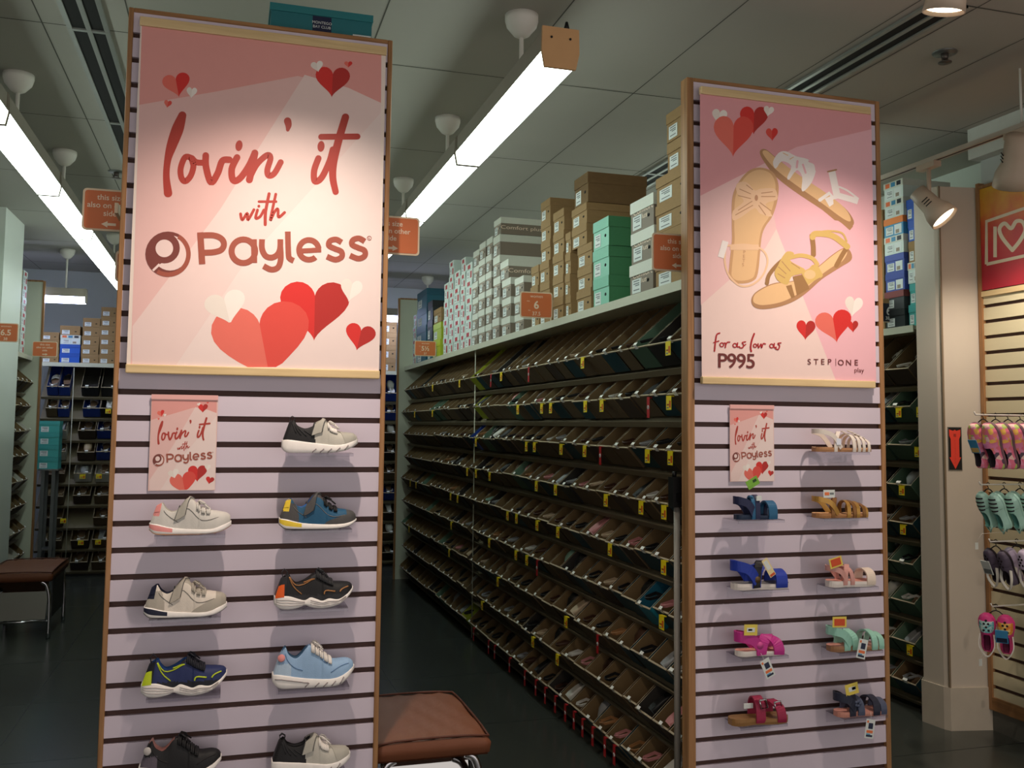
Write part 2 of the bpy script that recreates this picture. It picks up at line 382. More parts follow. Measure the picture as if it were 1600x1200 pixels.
def rail(name, label, a, c):
    b = MB(); d = Vector(c)-Vector(a); x = .017
    b.prism([(a[0]-x, a[1], a[2]), (a[0]+x, a[1], a[2]), (a[0]+x, a[1], a[2]+.02), (a[0]-x, a[1], a[2]+.02)] if abs(d.y) > abs(d.x) else [(a[0], a[1]-x, a[2]), (a[0], a[1]+x, a[2]), (a[0], a[1]+x, a[2]+.02), (a[0], a[1]-x, a[2]+.02)], d, pm('track white', (190, 178, 164), .4))
    for k in (.1, .5, .9):
        p = Vector(a)+d*k; b.tube([p+Vector((0, 0, .02)), (p.x, p.y, CZ)], .005, WHITE, 6)
    s = MB()
    p = Vector(a); e = Vector(c)
    if abs(d.y) > abs(d.x): s.box((p.x-.005, p.y, p.z-.001), (p.x+.005, e.y, p.z), BLACK)
    else: s.box((p.x, p.y-.005, p.z-.001), (e.x, p.y+.005, p.z), BLACK)
    o = tag(b.build(name), label, 'light track'); s.build('slot', o); return o
TX = 3.1
rail('light_track', 'white light track along the ceiling before the right slat wall', (TX, 1.6, CH+1.245), (TX, 4.6, CH+1.245))
rail('light_track', 'white light track across the shop front, above the camera', (-.6, 2.31, CH+1.42), (2.8, 2.31, CH+1.42))
p = onX(1452, 318, TX)
track_head((TX, p.y, p.z), (TX+.30, p.y-.42, p.z-.62), 'beige track spotlight in front of the column, lens glowing', 20, .055, .19, 60, .8, drop=CH+1.245-p.z)
p = onX(1592, 245, TX)
track_head((TX, p.y, p.z), (3.5, 3.72, 1.35), 'beige track spotlight cut off by right photo edge, over red sign', 34, .075, .22, 84, .8, drop=CH+1.245-p.z)
track_head((.20, 2.31, CH+1.36), (.08, 3.0, CH-1.55), 'track spotlight above the frame lighting the large banner', SPOT_W, spot=106, blend=1, drop=.06)
track_head((2.05, 2.31, CH+1.36), (1.98, 3.0, CH-1.55), 'pale track spotlight at top edge lighting the sandal banner', SPOT_W*.85, spot=106, blend=1, drop=.06)
# ------------------------------------------------------------ slat panels closing the rack ends
SLZ = CH+.0872                               # a slot centre; slots repeat every 76 mm
def slat_panel(x0, x1, label, ztop, fl, fr):
    t = thing('slatwall_panel', label, 'display panel', (0, 0, 0)); b = MB()
    b.box((x0+fl, 3.012, .04), (x1-fr, 3.022, ztop-.012), GROOVE); zs = [SLZ+.0762*k for k in range(-20, 20)]; zs = [z for z in zs if .1 < z < ztop-.03]
    ed = [.04]+[v for z in zs for v in (z-.0085, z+.0085)]+[ztop-.012]
    for k in range(0, len(ed), 2): b.box((x0+fl, 3.0, ed[k]), (x1-fr, 3.0121, ed[k+1]), LILAC)
    b.build('slat_board', t)
    for n, a, c, m in (('frame_rail', (x0, 2.995, .0), (x0+fl, 3.045, ztop), PINE), ('frame_rail', (x1-fr, 2.995, .0), (x1, 3.045, ztop), PINE), ('frame_rail', (x0+fl, 2.995, ztop-.013), (x1-fr, 3.045, ztop), PINEX), ('frame_rail', (x0+fl, 2.999, 0), (x1-fr, 3.045, .04), PINEX)):
        b = MB(); b.box(a, c, m); bevel(b.build(n, t), .002, 1)
    return t
slat_panel(-.321, .471, 'tall lilac slatwall panel with pine frame holding sneakers', CH+1.236, .014, .015)
slat_panel(1.519, 2.326, 'tall lilac slatwall panel with pine frame holding sandals', CH+1.240, .027, .019)
# ------------------------------------------------------------ banner art
def ink(n, c, r=.45): return pm('print '+n, c, r, .02, 30, spec=.35)
PK = ink('pink', (226, 158, 152)); PK2 = ink('soft pink', (230, 188, 184)); PK3 = ink('blush', (234, 208, 204)); PK4 = ink('pale blush', (236, 216, 212))
CRIM = ink('crimson', (176, 62, 52)); TERRA = ink('terracotta', (160, 84, 68)); MAROON = ink('maroon', (122, 62, 56))
HR = ink('red heart', (214, 50, 46)); HRD = ink('red heart fold', (180, 46, 42)); HC = ink('coral heart', (228, 112, 98)); HC2 = ink('coral heart fold', (220, 78, 68)); HW = ink('white heart', (232, 222, 214)); HW2 = ink('white heart fold', (240, 232, 226))
def lovin_art():
    a = Art(); O = 1163.6
    a.poly([(118, 118), (1476, 292), (1462, 945+O), (50, 915+O)], PK2)
    a.poly([(116, 120), (1476, 292), (1474, 585), (1290, 500), (1000, 432), (540, 520), (100, 596)], PK)
    a.poly([(1040, 425), (1290, 500), (1474, 585), (1462, 945+O), (60, 915+O), (62, 690+O), (560, 1190)], PK3)
    a.poly([(1474, 640), (1462, 945+O), (300, 925+O), (700, 330+O)], PK4)
    # paper hearts
    a.heart((314, 486), 158, 135, -.18, HC, HR); a.heart((398, 528), 60, 62, .1, HW, HW2); a.heart((262, 592), 44, 44, .2, HC, HC2)
    a.heart((1198, 468), 196, 172, .05, HR, HRD); a.heart((1112, 380), 70, 62, -.2, HW, HW2); a.heart((1288, 367), 46, 36, 0, HC, HR)
    a.heart((1097, 606+O), 396, 335, .02, HR, HRD); a.heart((1302, 490+O), 124, 130, .2, HW, HW2)
    a.heart((800, 800+O), 560, 470, -.13, HC, HC2, 922+O); a.heart((596, 590+O), 236, 190, -.25, HW, HW2); a.poly([(600, 672+O), (690, 650+O), (775, 690+O), (705, 720+O)], HC)
    a.heart((1352, 755+O), 172, 150, .22, HR, HRD)
    # script lettering
    a.stroke([(345, 656, 46), (318, 735, 68), (284, 830, 58), (262, 910, 40), (254, 1000, 38), (264, 1098, 48)], 40, CRIM)
    a.stroke([(402, 900), (362, 893), (336, 955), (340, 1010), (362, 1030), (392, 1000), (408, 945), (398, 900), (425, 922), (472, 925)], 34, CRIM)
    a.stroke([(478, 884), (480, 950), (508, 1036), (546, 985), (572, 915), (612, 908)], 38, CRIM); a.stroke([(656, 895), (626, 960), (634, 1024), (672, 1014), (722, 945), (756, 872)], 38, CRIM)
    a.disc((667, 828), 20, CRIM, 31, .15)
    a.stroke([(757, 870), (742, 950), (726, 1022)], 40, CRIM); a.stroke([(726, 1015), (768, 935), (826, 882), (846, 900), (828, 965), (836, 998), (868, 985), (904, 922)], 34, CRIM)
    a.stroke([(943, 688, 42), (948, 712, 36), (944, 738, 20)], 38, CRIM)
    a.disc((1133, 832), 20, CRIM, 31, .1); a.stroke([(1118, 900), (1094, 970), (1098, 1030), (1136, 1010), (1180, 920), (1200, 850)], 36, CRIM)
    a.stroke([(1272, 666, 42), (1235, 790, 44), (1204, 920, 44), (1200, 1010, 40), (1216, 1090, 36)], 42, CRIM); a.stroke([(1134, 778), (1340, 776)], 34, CRIM, False)
    for p, ww in (([(676, 52), (686, 86), (714, 48), (718, 86), (752, 28)], 16), ([(772, 30), (762, 76), (788, 66), (808, 30)], 16), ([(838, -62), (818, 40), (816, 112)], 18), ([(780, -18), (878, -18)], 14), ([(876, -60), (852, 50), (846, 88), (868, 42), (888, 24), (892, 70), (926, 44)], 16)):
        a.stroke([(x, y+O) for x, y in p], ww, CRIM)
    a.disc((780, 8+O), 8, CRIM)
    # round p mark and the shop name
    a.disc((264, 281+O), 129, MAROON); a.disc((276, 274+O), 100, PK3); a.disc((243, 246+O), 88, MAROON); a.poly([(150, 250+O), (260, 310+O), (215, 340+O), (170, 340+O)], MAROON); a.disc((243, 248+O), 50, PK3)
    a.ring((264, 281+O), 103, 129, TERRA, -60, 122)
    a.stroke([(178, 374+O), (216, 338+O)], 13, PK3, False, False)
    T = TERRA
    a.stroke([(447, 157+O), (458, 338+O)], 36, T, False, False); a.stroke([(440, 175+O), (520, 174+O), (566, 192+O), (582, 224+O), (566, 256+O), (520, 270+O), (455, 272+O)], 34, T, True, False)
    a.ring((692, 264+O), 50, 84, T); a.stroke([(752, 196+O), (754, 330+O)], 33, T, False, False)
    a.stroke([(798, 196+O), (798, 250+O), (818, 290+O), (852, 300+O), (884, 284+O), (900, 250+O), (902, 196+O)], 33, T, True, False); a.stroke([(902, 240+O), (904, 310+O), (888, 356+O), (850, 368+O), (806, 348+O)], 33, T, True, False)
    a.stroke([(944, 152+O), (948, 280+O), (956, 306+O), (978, 318+O)], 32, T, True, False)
    a.ring((1064, 256+O), 40, 72, T, 48, 352); a.stroke([(1005, 264+O), (1134, 256+O)], 28, T, False, False)
    for dx, dy in ((0, 0), (131, -6)):
        a.stroke([(1250+dx, 214+dy+O), (1218+dx, 197+dy+O), (1184+dx, 206+dy+O), (1178+dx, 232+dy+O), (1212+dx, 250+dy+O), (1248+dx, 266+dy+O), (1250+dx, 296+dy+O), (1214+dx, 312+dy+O), (1166+dx, 294+dy+O)], 32, T, True, False)
    a.ring((1407, 190+O), 10, 13, T); a.text('R', 1401, 197+O, 17, T)
    return a
def sandal_art():
    a = Art(); O = 245*4.7059
    P1 = ink('rose', (226, 160, 166)); P2 = ink('light rose', (238, 196, 196)); P3 = ink('rose white', (240, 212, 206)); P4 = ink('bright rose', (240, 186, 196))
    a.poly([(158, 190), (1415, 345), (1455, 1185+O), (172, 1158+O)], P3)
    a.poly([(158, 190), (1415, 345), (1420, 520), (870, 610), (160, 970)], P1); a.poly([(870, 610), (1420, 480), (1455, 1185+O), (1160, 1180+O), (720, 60+O), (640, 760)], P4); a.poly([(160, 970), (870, 610), (640, 760), (720, 60+O), (640, 200+O), (165, 620+O)], P2)
    a.heart((555, 416), 208, 205, .02, HR, HRD); a.heart((300, 390), 112, 112, .15, HW, HW2); a.heart((404, 534), 292, 300, .02, HC, HC2); a.heart((662, 350), 76, 78, .2, HW, HW2); a.heart((688, 520), 88, 96, -.05, HC2, HR)
    a.heart((1146, 780+O), 270, 235, -.16, HC, HR); a.heart((936, 806+O), 140, 146, .05, HR, HRD); a.heart((1286, 634+O), 132, 148, .15, HW, HW2); a.heart((1282, 780+O), 82, 88, -.05, HR, HRD)
    TAN = ink('tan insole', (232, 190, 142)); TAND = ink('tan welt', (178, 134, 96)); STW = ink('strap white', (242, 234, 232)); STP = ink('strap peach', (238, 198, 162)); GLD = ink('strap gold', (212, 178, 108)); GLD2 = ink('strap bronze', (158, 118, 76)); ED = ink('tan edge', (206, 160, 116)); LN = ink('cut line', (190, 140, 106))
    # sandal lying on its side
    a.poly(catmull([(598, 655), (612, 628), (650, 632), (720, 690), (900, 830), (1080, 950), (1225, 1060), (1288, 1150), (1275, 1195), (1225, 1185), (1050, 1068), (850, 935), (715, 828), (630, 720)], 4, True), TAND)
    a.poly(catmull([(618, 645), (650, 638), (720, 694), (900, 826), (1080, 945), (1225, 1062), (1268, 1150), (1215, 1140), (1050, 1020), (850, 880), (715, 775), (640, 690)], 4, True), TAN)
    a.poly([(1040, 1040), (1060, 1075), (1150, 1150), (1180, 0+O), (1260, 70+O), (1285, 40+O), (1275, 1190)], TAND)
    a.poly(catmull([(695, 720), (735, 655), (790, 642), (870, 680), (950, 700), (1010, 760), (985, 860), (930, 930), (905, 925), (910, 830), (870, 780), (815, 850), (800, 830), (830, 750), (760, 715), (715, 770)], 3, True), STW)
    for p in (([(770, 655), (805, 672)], 6), ([(820, 700), (845, 685)], 6), ([(875, 715), (870, 760)], 16), ([(915, 740), (935, 800)], 14), ([(960, 715), (1000, 735), (1012, 780)], 12)): a.stroke(p[0], p[1], TAN if p[1] < 9 else P4)
    a.stroke([(1040, 1000), (1110, 950), (1135, 985)], 26, STW, False); a.poly([(1075, 990), (1135, 965), (1140, 1030), (1110, 1050)], STW)
    a.stroke([(1125, 780), (1140, 850), (1170, 990)], 52, STW, False, False); a.stroke([(1150, 960), (1320, 1010)], 44, STW, False, False); a.stroke([(1170, 900), (1240, 930), (1320, 990)], 14, STW); a.stroke([(1098, 792), (1160, 778)], 12, TAND, False)
    # sandal seen from above
    a.poly(catmull([(394, 1000), (430, 890), (510, 790), (600, 762), (690, 792), (734, 880), (728, 1000), (690, 1120), (640, 1195), (610, 130+O), (585, 380+O), (540, 446+O), (440, 462+O), (378, 430+O), (370, 370+O), (392, 150+O), (392, 1190)], 4, True), ED)
    a.poly(catmull([(415, 1000), (450, 890), (520, 805), (600, 778), (675, 805), (712, 880), (705, 1000), (668, 1120), (620, 1195), (595, 130+O), (566, 370+O), (530, 428+O), (440, 440+O), (394, 410+O), (392, 350+O), (412, 150+O), (410, 1190)], 4, True), TAN)
    a.poly(catmull([(430, 880), (500, 868), (560, 930), (600, 918), (700, 915), (726, 960), (720, 1000), (640, 1030), (690, 1120), (600, 1100), (560, 1060), (470, 1120), (402, 1150), (400, 1080), (480, 1010), (430, 950)], 3, True), STP)
    for p in ([(500, 890), (545, 925)], [(450, 920), (530, 955)], [(440, 968), (530, 990)], [(440, 1075), (540, 1010)], [(420, 1110), (545, 1040)], [(610, 950), (690, 940)], [(610, 975), (710, 975)], [(600, 1020), (680, 1080)], [(590, 1040), (640, 1110)]): a.stroke(p, 6, LN, False)
    a.disc((572, 985), 12, LN, 22)
    for k, ch in enumerate('STEPO'): a.text(ch, 466+k*3, (335-k*31)+O, 34, LN, 0, 'l')
    a.stroke([(345, 200+O), (340, 300+O), (370, 400+O), (450, 476+O), (540, 470+O), (620, 400+O), (655, 290+O), (610, 210+O), (500, 176+O), (360, 184+O)], 14, STP); a.stroke([(380, 195+O), (590, 195+O)], 40, STP, False, False); a.stroke([(345, 150+O), (310, 270+O)], 46, STW, False, False)
    # gold sandal
    g = [(535, 585), (560, 532), (640, 482), (720, 455), (850, 440), (960, 380), (1040, 325), (1130, 250), (1215, 200), (1262, 222), (1272, 285), (1200, 335), (1140, 372), (1050, 432), (940, 530), (850, 590), (740, 632), (620, 650), (555, 632)]
    a.poly(catmull([(x, y+O) for x, y in g], 4, True), TAND)
    g = [(548, 575), (568, 535), (640, 490), (720, 462), (850, 445), (960, 388), (1040, 332), (1130, 258), (1210, 208), (1240, 235), (1200, 300), (1130, 340), (1040, 405), (930, 500), (840, 560), (740, 602), (620, 620), (560, 605)]
    a.poly(catmull([(x, y+O) for x, y in g], 4, True), TAN)
    for p, ww, m in (([(650, 460), (665, 400), (720, 330), (790, 270)], 30, GLD2), ([(1160, 330), (1210, 240), (1245, 190)], 34, GLD2), ([(992, 250), (990, 180), (980, 110)], 36, GLD2), ([(985, 120), (1010, 95), (1130, 110), (1240, 190)], 44, GLD), ([(1000, 90), (1100, 75), (1200, 90), (1235, 150)], 14, GLD), ([(820, 270), (900, 255), (980, 275), (1020, 320)], 30, GLD), ([(960, 390), (1000, 340), (1040, 400)], 40, GLD)): a.stroke([(x, y+O) for x, y in p], ww, m)
    a.poly([(x, y+O) for x, y in catmull([(800, 225), (850, 240), (820, 290), (880, 330), (930, 360), (900, 390), (830, 410), (800, 470), (730, 440), (705, 380), (730, 330), (760, 270)], 3, True)], GLD)
    for p in ([(760, 300), (820, 370)], [(735, 340), (790, 390)], [(730, 390), (780, 420)], [(830, 310), (890, 350)]): a.stroke([(x, y+O) for x, y in p], 6, TAND, False)
    for p, m in (([(790, 480), (830, 470), (855, 560), (830, 570)], GLD2), ([(840, 410), (930, 390), (960, 500), (870, 550)], GLD2), ([(900, 380), (1000, 330), (1050, 410), (950, 470)], GLD)): a.poly([(x, y+O) for x, y in p], m)
    a.disc((965, 395+O), 42, TAN, 34)
    # lettering
    CR = ink('price script', (172, 34, 40))
    L = lambda pts, w=9: a.stroke([(x, y+O) for x, y in pts], w, CR)
    L([(302, 826), (280, 840), (270, 900), (264, 958)], 11); L([(258, 896), (296, 884)], 8)
    def o(x, y, r=15): a.ring((x, y+O), r-8, r, CR)
    o(318, 912, 18); L([(334, 900), (346, 902), (344, 932)]); L([(344, 925), (356, 896), (376, 892)])
    o(414, 916, 18); L([(434, 898), (432, 926), (448, 926)]); L([(492, 890), (468, 896), (478, 914), (470, 934), (450, 934)]); L([(470, 930), (494, 908)], 7)
    L([(556, 830), (538, 880), (530, 930), (534, 960)], 12); o(562, 918, 16); L([(584, 904), (588, 934), (606, 906), (610, 934), (622, 904), (638, 906)])
    o(684, 920, 18); L([(704, 902), (702, 930), (718, 930)]); L([(752, 898), (730, 902), (742, 920), (732, 946), (712, 940)])
    PR = ink('price brown', (112, 48, 46)); a.text('P995', 282, 1078+O, 150, PR, .012, 'l', .93, .02)
    for k, ch in enumerate('STEP'): a.text(ch, 960+k*50, 1056+O, 58, PR, .008, 'c', 1, .03)
    a.stroke([(1155, 1012+O), (1156, 1066+O)], 3, PR, False, False)
    for k, ch in enumerate('ONE'): a.text(ch, 1192+k*57, 1062+O, 58, PR, .008, 'c', 1, .03)
    a.text('play', 1290, 1112+O, 46, PR, 0, 'l', 1, .04); return a
YB = 2.972
def banner(label, X0, X1, z0, z1, art, fn):
    t = thing('poster', label, 'poster', ((X0+X1)/2, YB, 0), 0); cx = (X0+X1)/2
    b = MB(); edge = ink('sheet edge', (236, 220, 210)); b.box((X0-cx, 0, z0+.012), (X1-cx, .0012, z1-.012), edge)
    art.lay(b, lambda x, y, l: (fn(x, y)[0]-cx, -.0002-l, min(max(fn(x, y)[1], z0+.01), z1-.01)))
    b.build('printed_sheet', t)
    for za, zb, X in ((z0, z0+.026, 0), (z1-.028, z1, 0)):
        b = MB(); b.box((X0-cx-.002, -.008, za), (X1-cx+.002, .012, zb), PALE); bevel(b.build('rail', t), .003, 2)
    b = MB()
    for x in (X0-cx+.06, X1-cx-.06): b.tube([(x, .010, z1-.02), (x, .0235, z1-.02), (x, .0235, z1-.005)], .003, ALU, 6)
    b.build('hook', t)
    return t
a1 = lovin_art(); a2 = sandal_art()
q0, q1 = onY(219, 27, YB), onY(590, 591, YB); r0, r1 = onY(1094, 136, YB), onY(1366, 605, YB)
f1 = lambda x, y: (lambda p: (p.x, p.z))(onY(190+x/3.63636, y/3.63636, YB))
f2 = lambda x, y: (lambda p: (p.x, p.z))(onY(1060+x/4.70588, 100+y/4.70588, YB))
LB = (onY(220, 27, YB).x, onY(592, 592, YB).x, onY(203.8, 583, YB).z, onY(219, 26, YB).z)
RB = (onY(1095, 136, YB).x, onY(1366, 606, YB).x, onY(1096, 600, YB).z, onY(1095, 135, YB).z)
banner('large pink banner lettered lovin it with Payless, paper hearts, upper left panel', LB[0], LB[1], LB[2], LB[3], a1, f1)
banner('tall pink banner picturing three sandals and price P995 on right panel', RB[0], RB[1], RB[2], RB[3], a2, f2)
# the two leaflets are small prints of the large banner
def leaflet(label, p0, p1):
    Y = 2.993; A, B = onY(*p0, Y), onY(*p1, Y); w, h = B.x-A.x, A.z-B.z
    t = thing('leaflet', label, 'leaflet', (A.x, Y, B.z), 0, None)
    b = MB(); b.box((0, 0, 0), (w, .0012, h), ink('leaflet edge', (232, 196, 190)))
    hb = MB(); hb.box((0, -.0035, h-.014), (w, -.0008, h), ink('leaflet header', (232, 176, 172))); 
    def fn(x, y, l):
        X, Z = f1(x, y); u = (X-LB[0])/(LB[1]-LB[0]); v = (Z-LB[2]-.02)/(LB[3]-LB[2]-.05)
        return (min(max(u, .005), .995)*w, -.0002-l, min(max(v, .004), .985)*(h-.012))
    a1.lay(b, fn); b.build('printed_sheet', t); hb.build('top_fold', t)
    s = MB(); s.box((w*.3, .0012, h-.02), (w*.7, .0065, h-.008), ACR); s.build('hanger_clip', t)
    return t
leaflet('small pink lovin it leaflet hung above the grey and pink sneaker', (237, 616), (336, 766))
leaflet('small pink lovin it leaflet hung above the navy sandal', (1140, 632), (1210, 752))
# ------------------------------------------------------------ size signs
def sign(label, c, w, h, art, body=ORANGE, edge=SIGNE, rz=0, tilt=0, bracket=None, name='size_sign'):
    """rounded plate facing -Y; art(A, w, h) draws in millimetres, y down from the top left"""
    t = thing(name, label, 'sign', c, rz); t.rotation_euler[1] = tilt
    def rr(w, h, r, y):
        p = []
        for cx, cz, a0 in ((w/2-r, h/2-r, 0), (-w/2+r, h/2-r, 90), (-w/2+r, -h/2+r, 180), (w/2-r, -h/2+r, 270)):
            for k in range(5): a = math.radians(a0+k*22.5); p.append((cx+r*math.cos(a), y, cz+r*math.sin(a)))
        return p
    b = MB(); b.prism(rr(w, h, .012, 0), (0, .004, 0), edge); b.build('edge_frame', t)
    b = MB(); b.prism(rr(w-.012, h-.012, .009, -.0012), (0, .0011, 0), body)
    A = Art(); art(A, w*1000, h*1000); A.lay(b, lambda x, y, l: (x/1000-w/2, -.0014-l, h/2-y/1000)); b.build('sign_face', t)
    if bracket:
        b = MB(); b.box(bracket[0], bracket[1], SIGNE); b.build('bracket', t)
    return t
def art_side(right):
    def f(A, w, h):
        for k, s in enumerate(('this size', 'also on other', 'side')): A.text(s, w/2, h*(.26+.19*k), h*.185, SIGNT, .012, 'c')
        y = h*.84; sg = 1 if right else -1; x = w/2
        A.poly([(x-sg*18, y-4), (x+sg*6, y-4), (x+sg*6, y+4), (x-sg*18, y+4)], SIGNT); A.poly([(x+sg*6, y-10), (x+sg*24, y), (x+sg*6, y+10)], SIGNT)
    return f
def art_size(big, small, head='women', big2=None):
    def f(A, w, h):
        A.text(head, w/2, h*.22, h*.17, SIGNT, 0, 'c'); A.text('size', w*.2, h*.38, h*.08, SIGNT); A.text(big, w*.5, h*.64, h*.42, SIGNT, .02, 'c')
        if big2:
            A.text(big2, w*.64, h*.62, h*.36, SIGNT, .02, 'l')
        A.text('EU', w*.25, h*.74, h*.07, SIGNT); A.text(small, w/2, h*.9, h*.2, SIGNT, .01, 'c')
    return f
def plate(label, px0, py0, px1, py1, Y, art, **k):
    p, q = onY(px0, py0, Y), onY(px1, py1, Y); return sign(label, ((p.x+q.x)/2, Y, (p.z+q.z)/2), abs(q.x-p.x), abs(p.z-q.z), art, **k)
def rack_sign(label, x0, y0, x1, y1, art):                        # hangs off the front lip of the middle rack's top shelf
    Y = onX(x1, y1, 1.592).y; a, c = onY(x0, y0, Y), onY(x1, y1, Y); hw = (c.x-a.x)/2; zl = CH+.5445-(a.z+c.z)/2
    plate(label, x0, y0, x1, y1, Y, art, bracket=((hw-.009, .0045, zl), (hw-.002, .014, 0)))
plate('orange other side sign with left arrow behind large banner, left edge', 130, 293, 214, 364, 3.14, art_side(False), bracket=((.025, -.117, -.03), (.035, -.0015, .0)))
plate('orange other side sign with right arrow behind large banner, right edge', 566, 334, 655, 400, 3.14, art_side(True), bracket=((-.075, -.117, -.03), (-.065, -.0015, 0)))
plate('orange other side sign with left arrow beside sandal banner', 1019, 363, 1098, 427, 3.12, art_side(False), bracket=((.06, -.097, -.03), (.07, -.0015, 0)))
rack_sign('orange women size 6 sign on the middle rack shelf edge', 813, 455, 863, 498, art_size('6', '37.5'))
rack_sign('orange women size 5½ sign at far end of the middle rack', 648, 532, 681, 557, art_size('5½', '37'))
plate('orange women size 6.5 sign cut off by the left photo edge', -10, 504, 28, 535, 6.75, art_size('6.5', '38'), bracket=((-.20, .004, -.05), (-.05, .012, -.04)))
plate('small orange other side sign hung before the far left rack end', 51, 533, 89, 558, 8.72, art_side(True), bracket=((-.10, .004, -.02), (-.06, .012, 0.02)))
plate('orange sign peeping out lower behind left edge of large banner', 181, 391, 240, 443, 3.14, art_side(False), bracket=((.0, -.117, -.03), (.01, -.0015, .0)))
# ------------------------------------------------------------ shoe racks: tilted trays, a top shelf for lidded boxes
TILT = math.radians(42); DD = Vector((math.cos(TILT), 0, math.sin(TILT))); NN = Vector((-math.sin(TILT), 0, math.cos(TILT)))
ZROW = [CH+.315-.2015*k for k in range(9)]; TOPZ = CH+.54
ENDP = pm('end panel green grey', (204, 208, 190), .55, .03, 4)
def rack(name, label, org, rz, L, far_panel=False, near_panel=False, depth=.40, posts=(), top=None):
    t = thing(name, label, 'shoe rack', org, rz)
    for k, z in enumerate(ZROW):
        b = MB(); c = Vector((0, 0, z))-NN*.124
        p = [c, c+DD*((depth-c.x)/DD.x), c+DD*((depth-c.x)/DD.x)-NN*.006, c-NN*.006]
        b.prism([(q.x, 0, q.z) for q in p], (0, L, 0), SHELFD)
        b.prism([(q.x, 0, q.z) for q in (c-NN*.006, c-NN*.006-DD*.008, c+NN*.012-DD*.008, c+NN*.012-DD*.014, c-NN*.017-DD*.014, c-NN*.017)], (0, L, 0), SHELFD)
        b.build('tray_shelf', t)
    b = MB(); b.box((.03, 0, TOPZ-.02), (top or depth+.30, L, TOPZ), CREAMST); b.box((.026, 0, TOPZ-.034), (.034, L, TOPZ+.003), CREAMST); b.build('top_shelf', t)
    b = MB(); b.box((depth, 0, .02), (depth+.02, L, TOPZ-.02), SHELFD); b.build('back_board', t)
    b = MB(); b.box((.10, 0, 0), (depth, L, .03), BLACK); b.build('kick_base', t)
    for y in posts:
        b = MB(); b.tube([(.045, y, .02), (.045, y, TOPZ-.03)], .0035, CREAMST, 6); b.build('post', t)
    for on, y in ((near_panel, -.025), (far_panel, L)):
        if not on: continue
        b = MB(); b.box((-.03, y+.004, .10), (depth+.36, y+.024, 2.61), ENDP); e = b.build('end_panel', t)
        b = MB(); b.box((-.045, y-.002, 0), (-.028, y+.028, 2.62), PINE); b.box((-.028, y-.002, 2.61), (depth+.36, y+.028, 2.625), PINE); b.build('edge_strip', e)
        b = MB(); b.box((-.042, y+.001, 0), (depth+.36, y+.0245, .10), ENDP); b.build('skirting', e)
    return t
rack('shoe_rack', 'left rack side facing the middle aisle, behind the large banner panel', (.43, 8.93, 0), math.pi, 5.72, depth=.34, top=.355)
rack('shoe_rack', 'left rack side facing the left aisle, behind the large banner panel', (-.28, 3.20, 0), 0, 5.72, depth=.31, top=.33)
RK = {'mid': ((1.555, 3.05, 0), 0, 5.88), 'back': ((1.9, 9.70, 0), math.pi/2, 3.56), 'lfar': ((-1.57, 8.93, 0), math.pi, .86), 'lnear': ((-1.57, 7.40, 0), math.pi, .9), 'right': ((3.36, 4.13, 0), 0, 2.2)}
rack('shoe_rack', 'long rack of tilted shoe boxes along the right of the middle aisle', *RK['mid'], far_panel=True, posts=(onX(741, 700, 1.6).y-3.05,))
rack('shoe_rack', 'shoe rack along the back wall seen left of the large banner', *RK['back'], posts=(1.9+1.386,))
rack('shoe_rack', 'shoe rack bay with wood edged end panel behind grey partition, far left', *RK['lfar'], near_panel=True)
rack('shoe_rack', 'shoe rack bay before grey partition at left photo edge', *RK['lnear'])
rack('shoe_rack', 'shoe rack between the sandal panel and the beige column', *RK['right'], depth=.315, posts=(.390,))
# ---- open boxes
BL, BH = .30, .108
def open_box_mesh(name, outer, inner):
    b = MB(); e = .018
    def P(l, y, n): q = DD*l - NN*n; return (q.x, y, q.z)
    def slab(l0, l1, y0, y1, n0, n1, outf):
        vs = [P(l0,y0,n1), P(l1,y0,n1), P(l1,y1,n1), P(l0,y1,n1), P(l0,y0,n0), P(l1,y0,n0), P(l1,y1,n0), P(l0,y1,n0)]
        fs = [(0,3,2,1),(4,5,6,7),(0,1,5,4),(2,3,7,6),(1,2,6,5),(3,0,4,7)]
        for i, f in enumerate(fs): b.add([vs[j] for j in f], [(0,1,2,3)], outer if i in outf else RIM if i == 1 and n0 == 0 else inner)
    slab(0, BL, -.49, .49, BH-.003, BH, (0,))                        # bottom
    slab(0, .004, -.49, .49, .0015, BH, (5,)); b.add([P(-.001, -.5, -.001), P(.006, -.5, -.001), P(.006, .5, -.001), P(-.001, .5, -.001), P(-.001, -.5, .003), P(.006, -.5, .003), P(.006, .5, .003), P(-.001, .5, .003)], [(3,2,1,0),(4,5,6,7),(0,1,5,4),(2,3,7,6),(1,2,6,5),(3,0,4,7)], RIM); slab(BL-.004, BL, -.49, .49, 0, BH, (4,))
    slab(0, BL, -.49, -.49+e, 0, BH, (2,)); slab(0, BL, .49-e, .49, 0, BH, (3,))
    return b.mesh(name)
RIM = pm('pale card rim', (176, 160, 134), .8)
KO = pm('kraft board outside', (92, 76, 54), .8, .15, 12); KI = pm('kraft board inside', (118, 96, 64), .85, .12, 9)
OB = {n: open_box_mesh('open_shoe_box', o, i) for n, o, i in (
    ('brown', KO, KI), ('dark brown', pm('dark brown board', (62, 50, 40), .7, .1), KI), ('dark teal', pm('dark teal board', (22, 58, 68), .55, .08), KI), ('teal', pm('teal board', (30, 120, 136), .55, .08), pm('teal inside', (24, 96, 120), .7)),
    ('lime', pm('lime board', (150, 160, 30), .6), pm('lime inside', (170, 176, 50), .7)), ('blue', pm('blue board', (26, 52, 130), .55), pm('blue inside', (30, 64, 150), .7)), ('green', pm('green board', (66, 92, 76), .6), pm('green inside', (96, 126, 104), .7)),
    ('black', pm('black board', (26, 26, 28), .5), pm('dark inside', (50, 46, 42), .8)), ('white', pm('white board', (190, 188, 178), .6), pm('white inside', (200, 198, 188), .7)))}
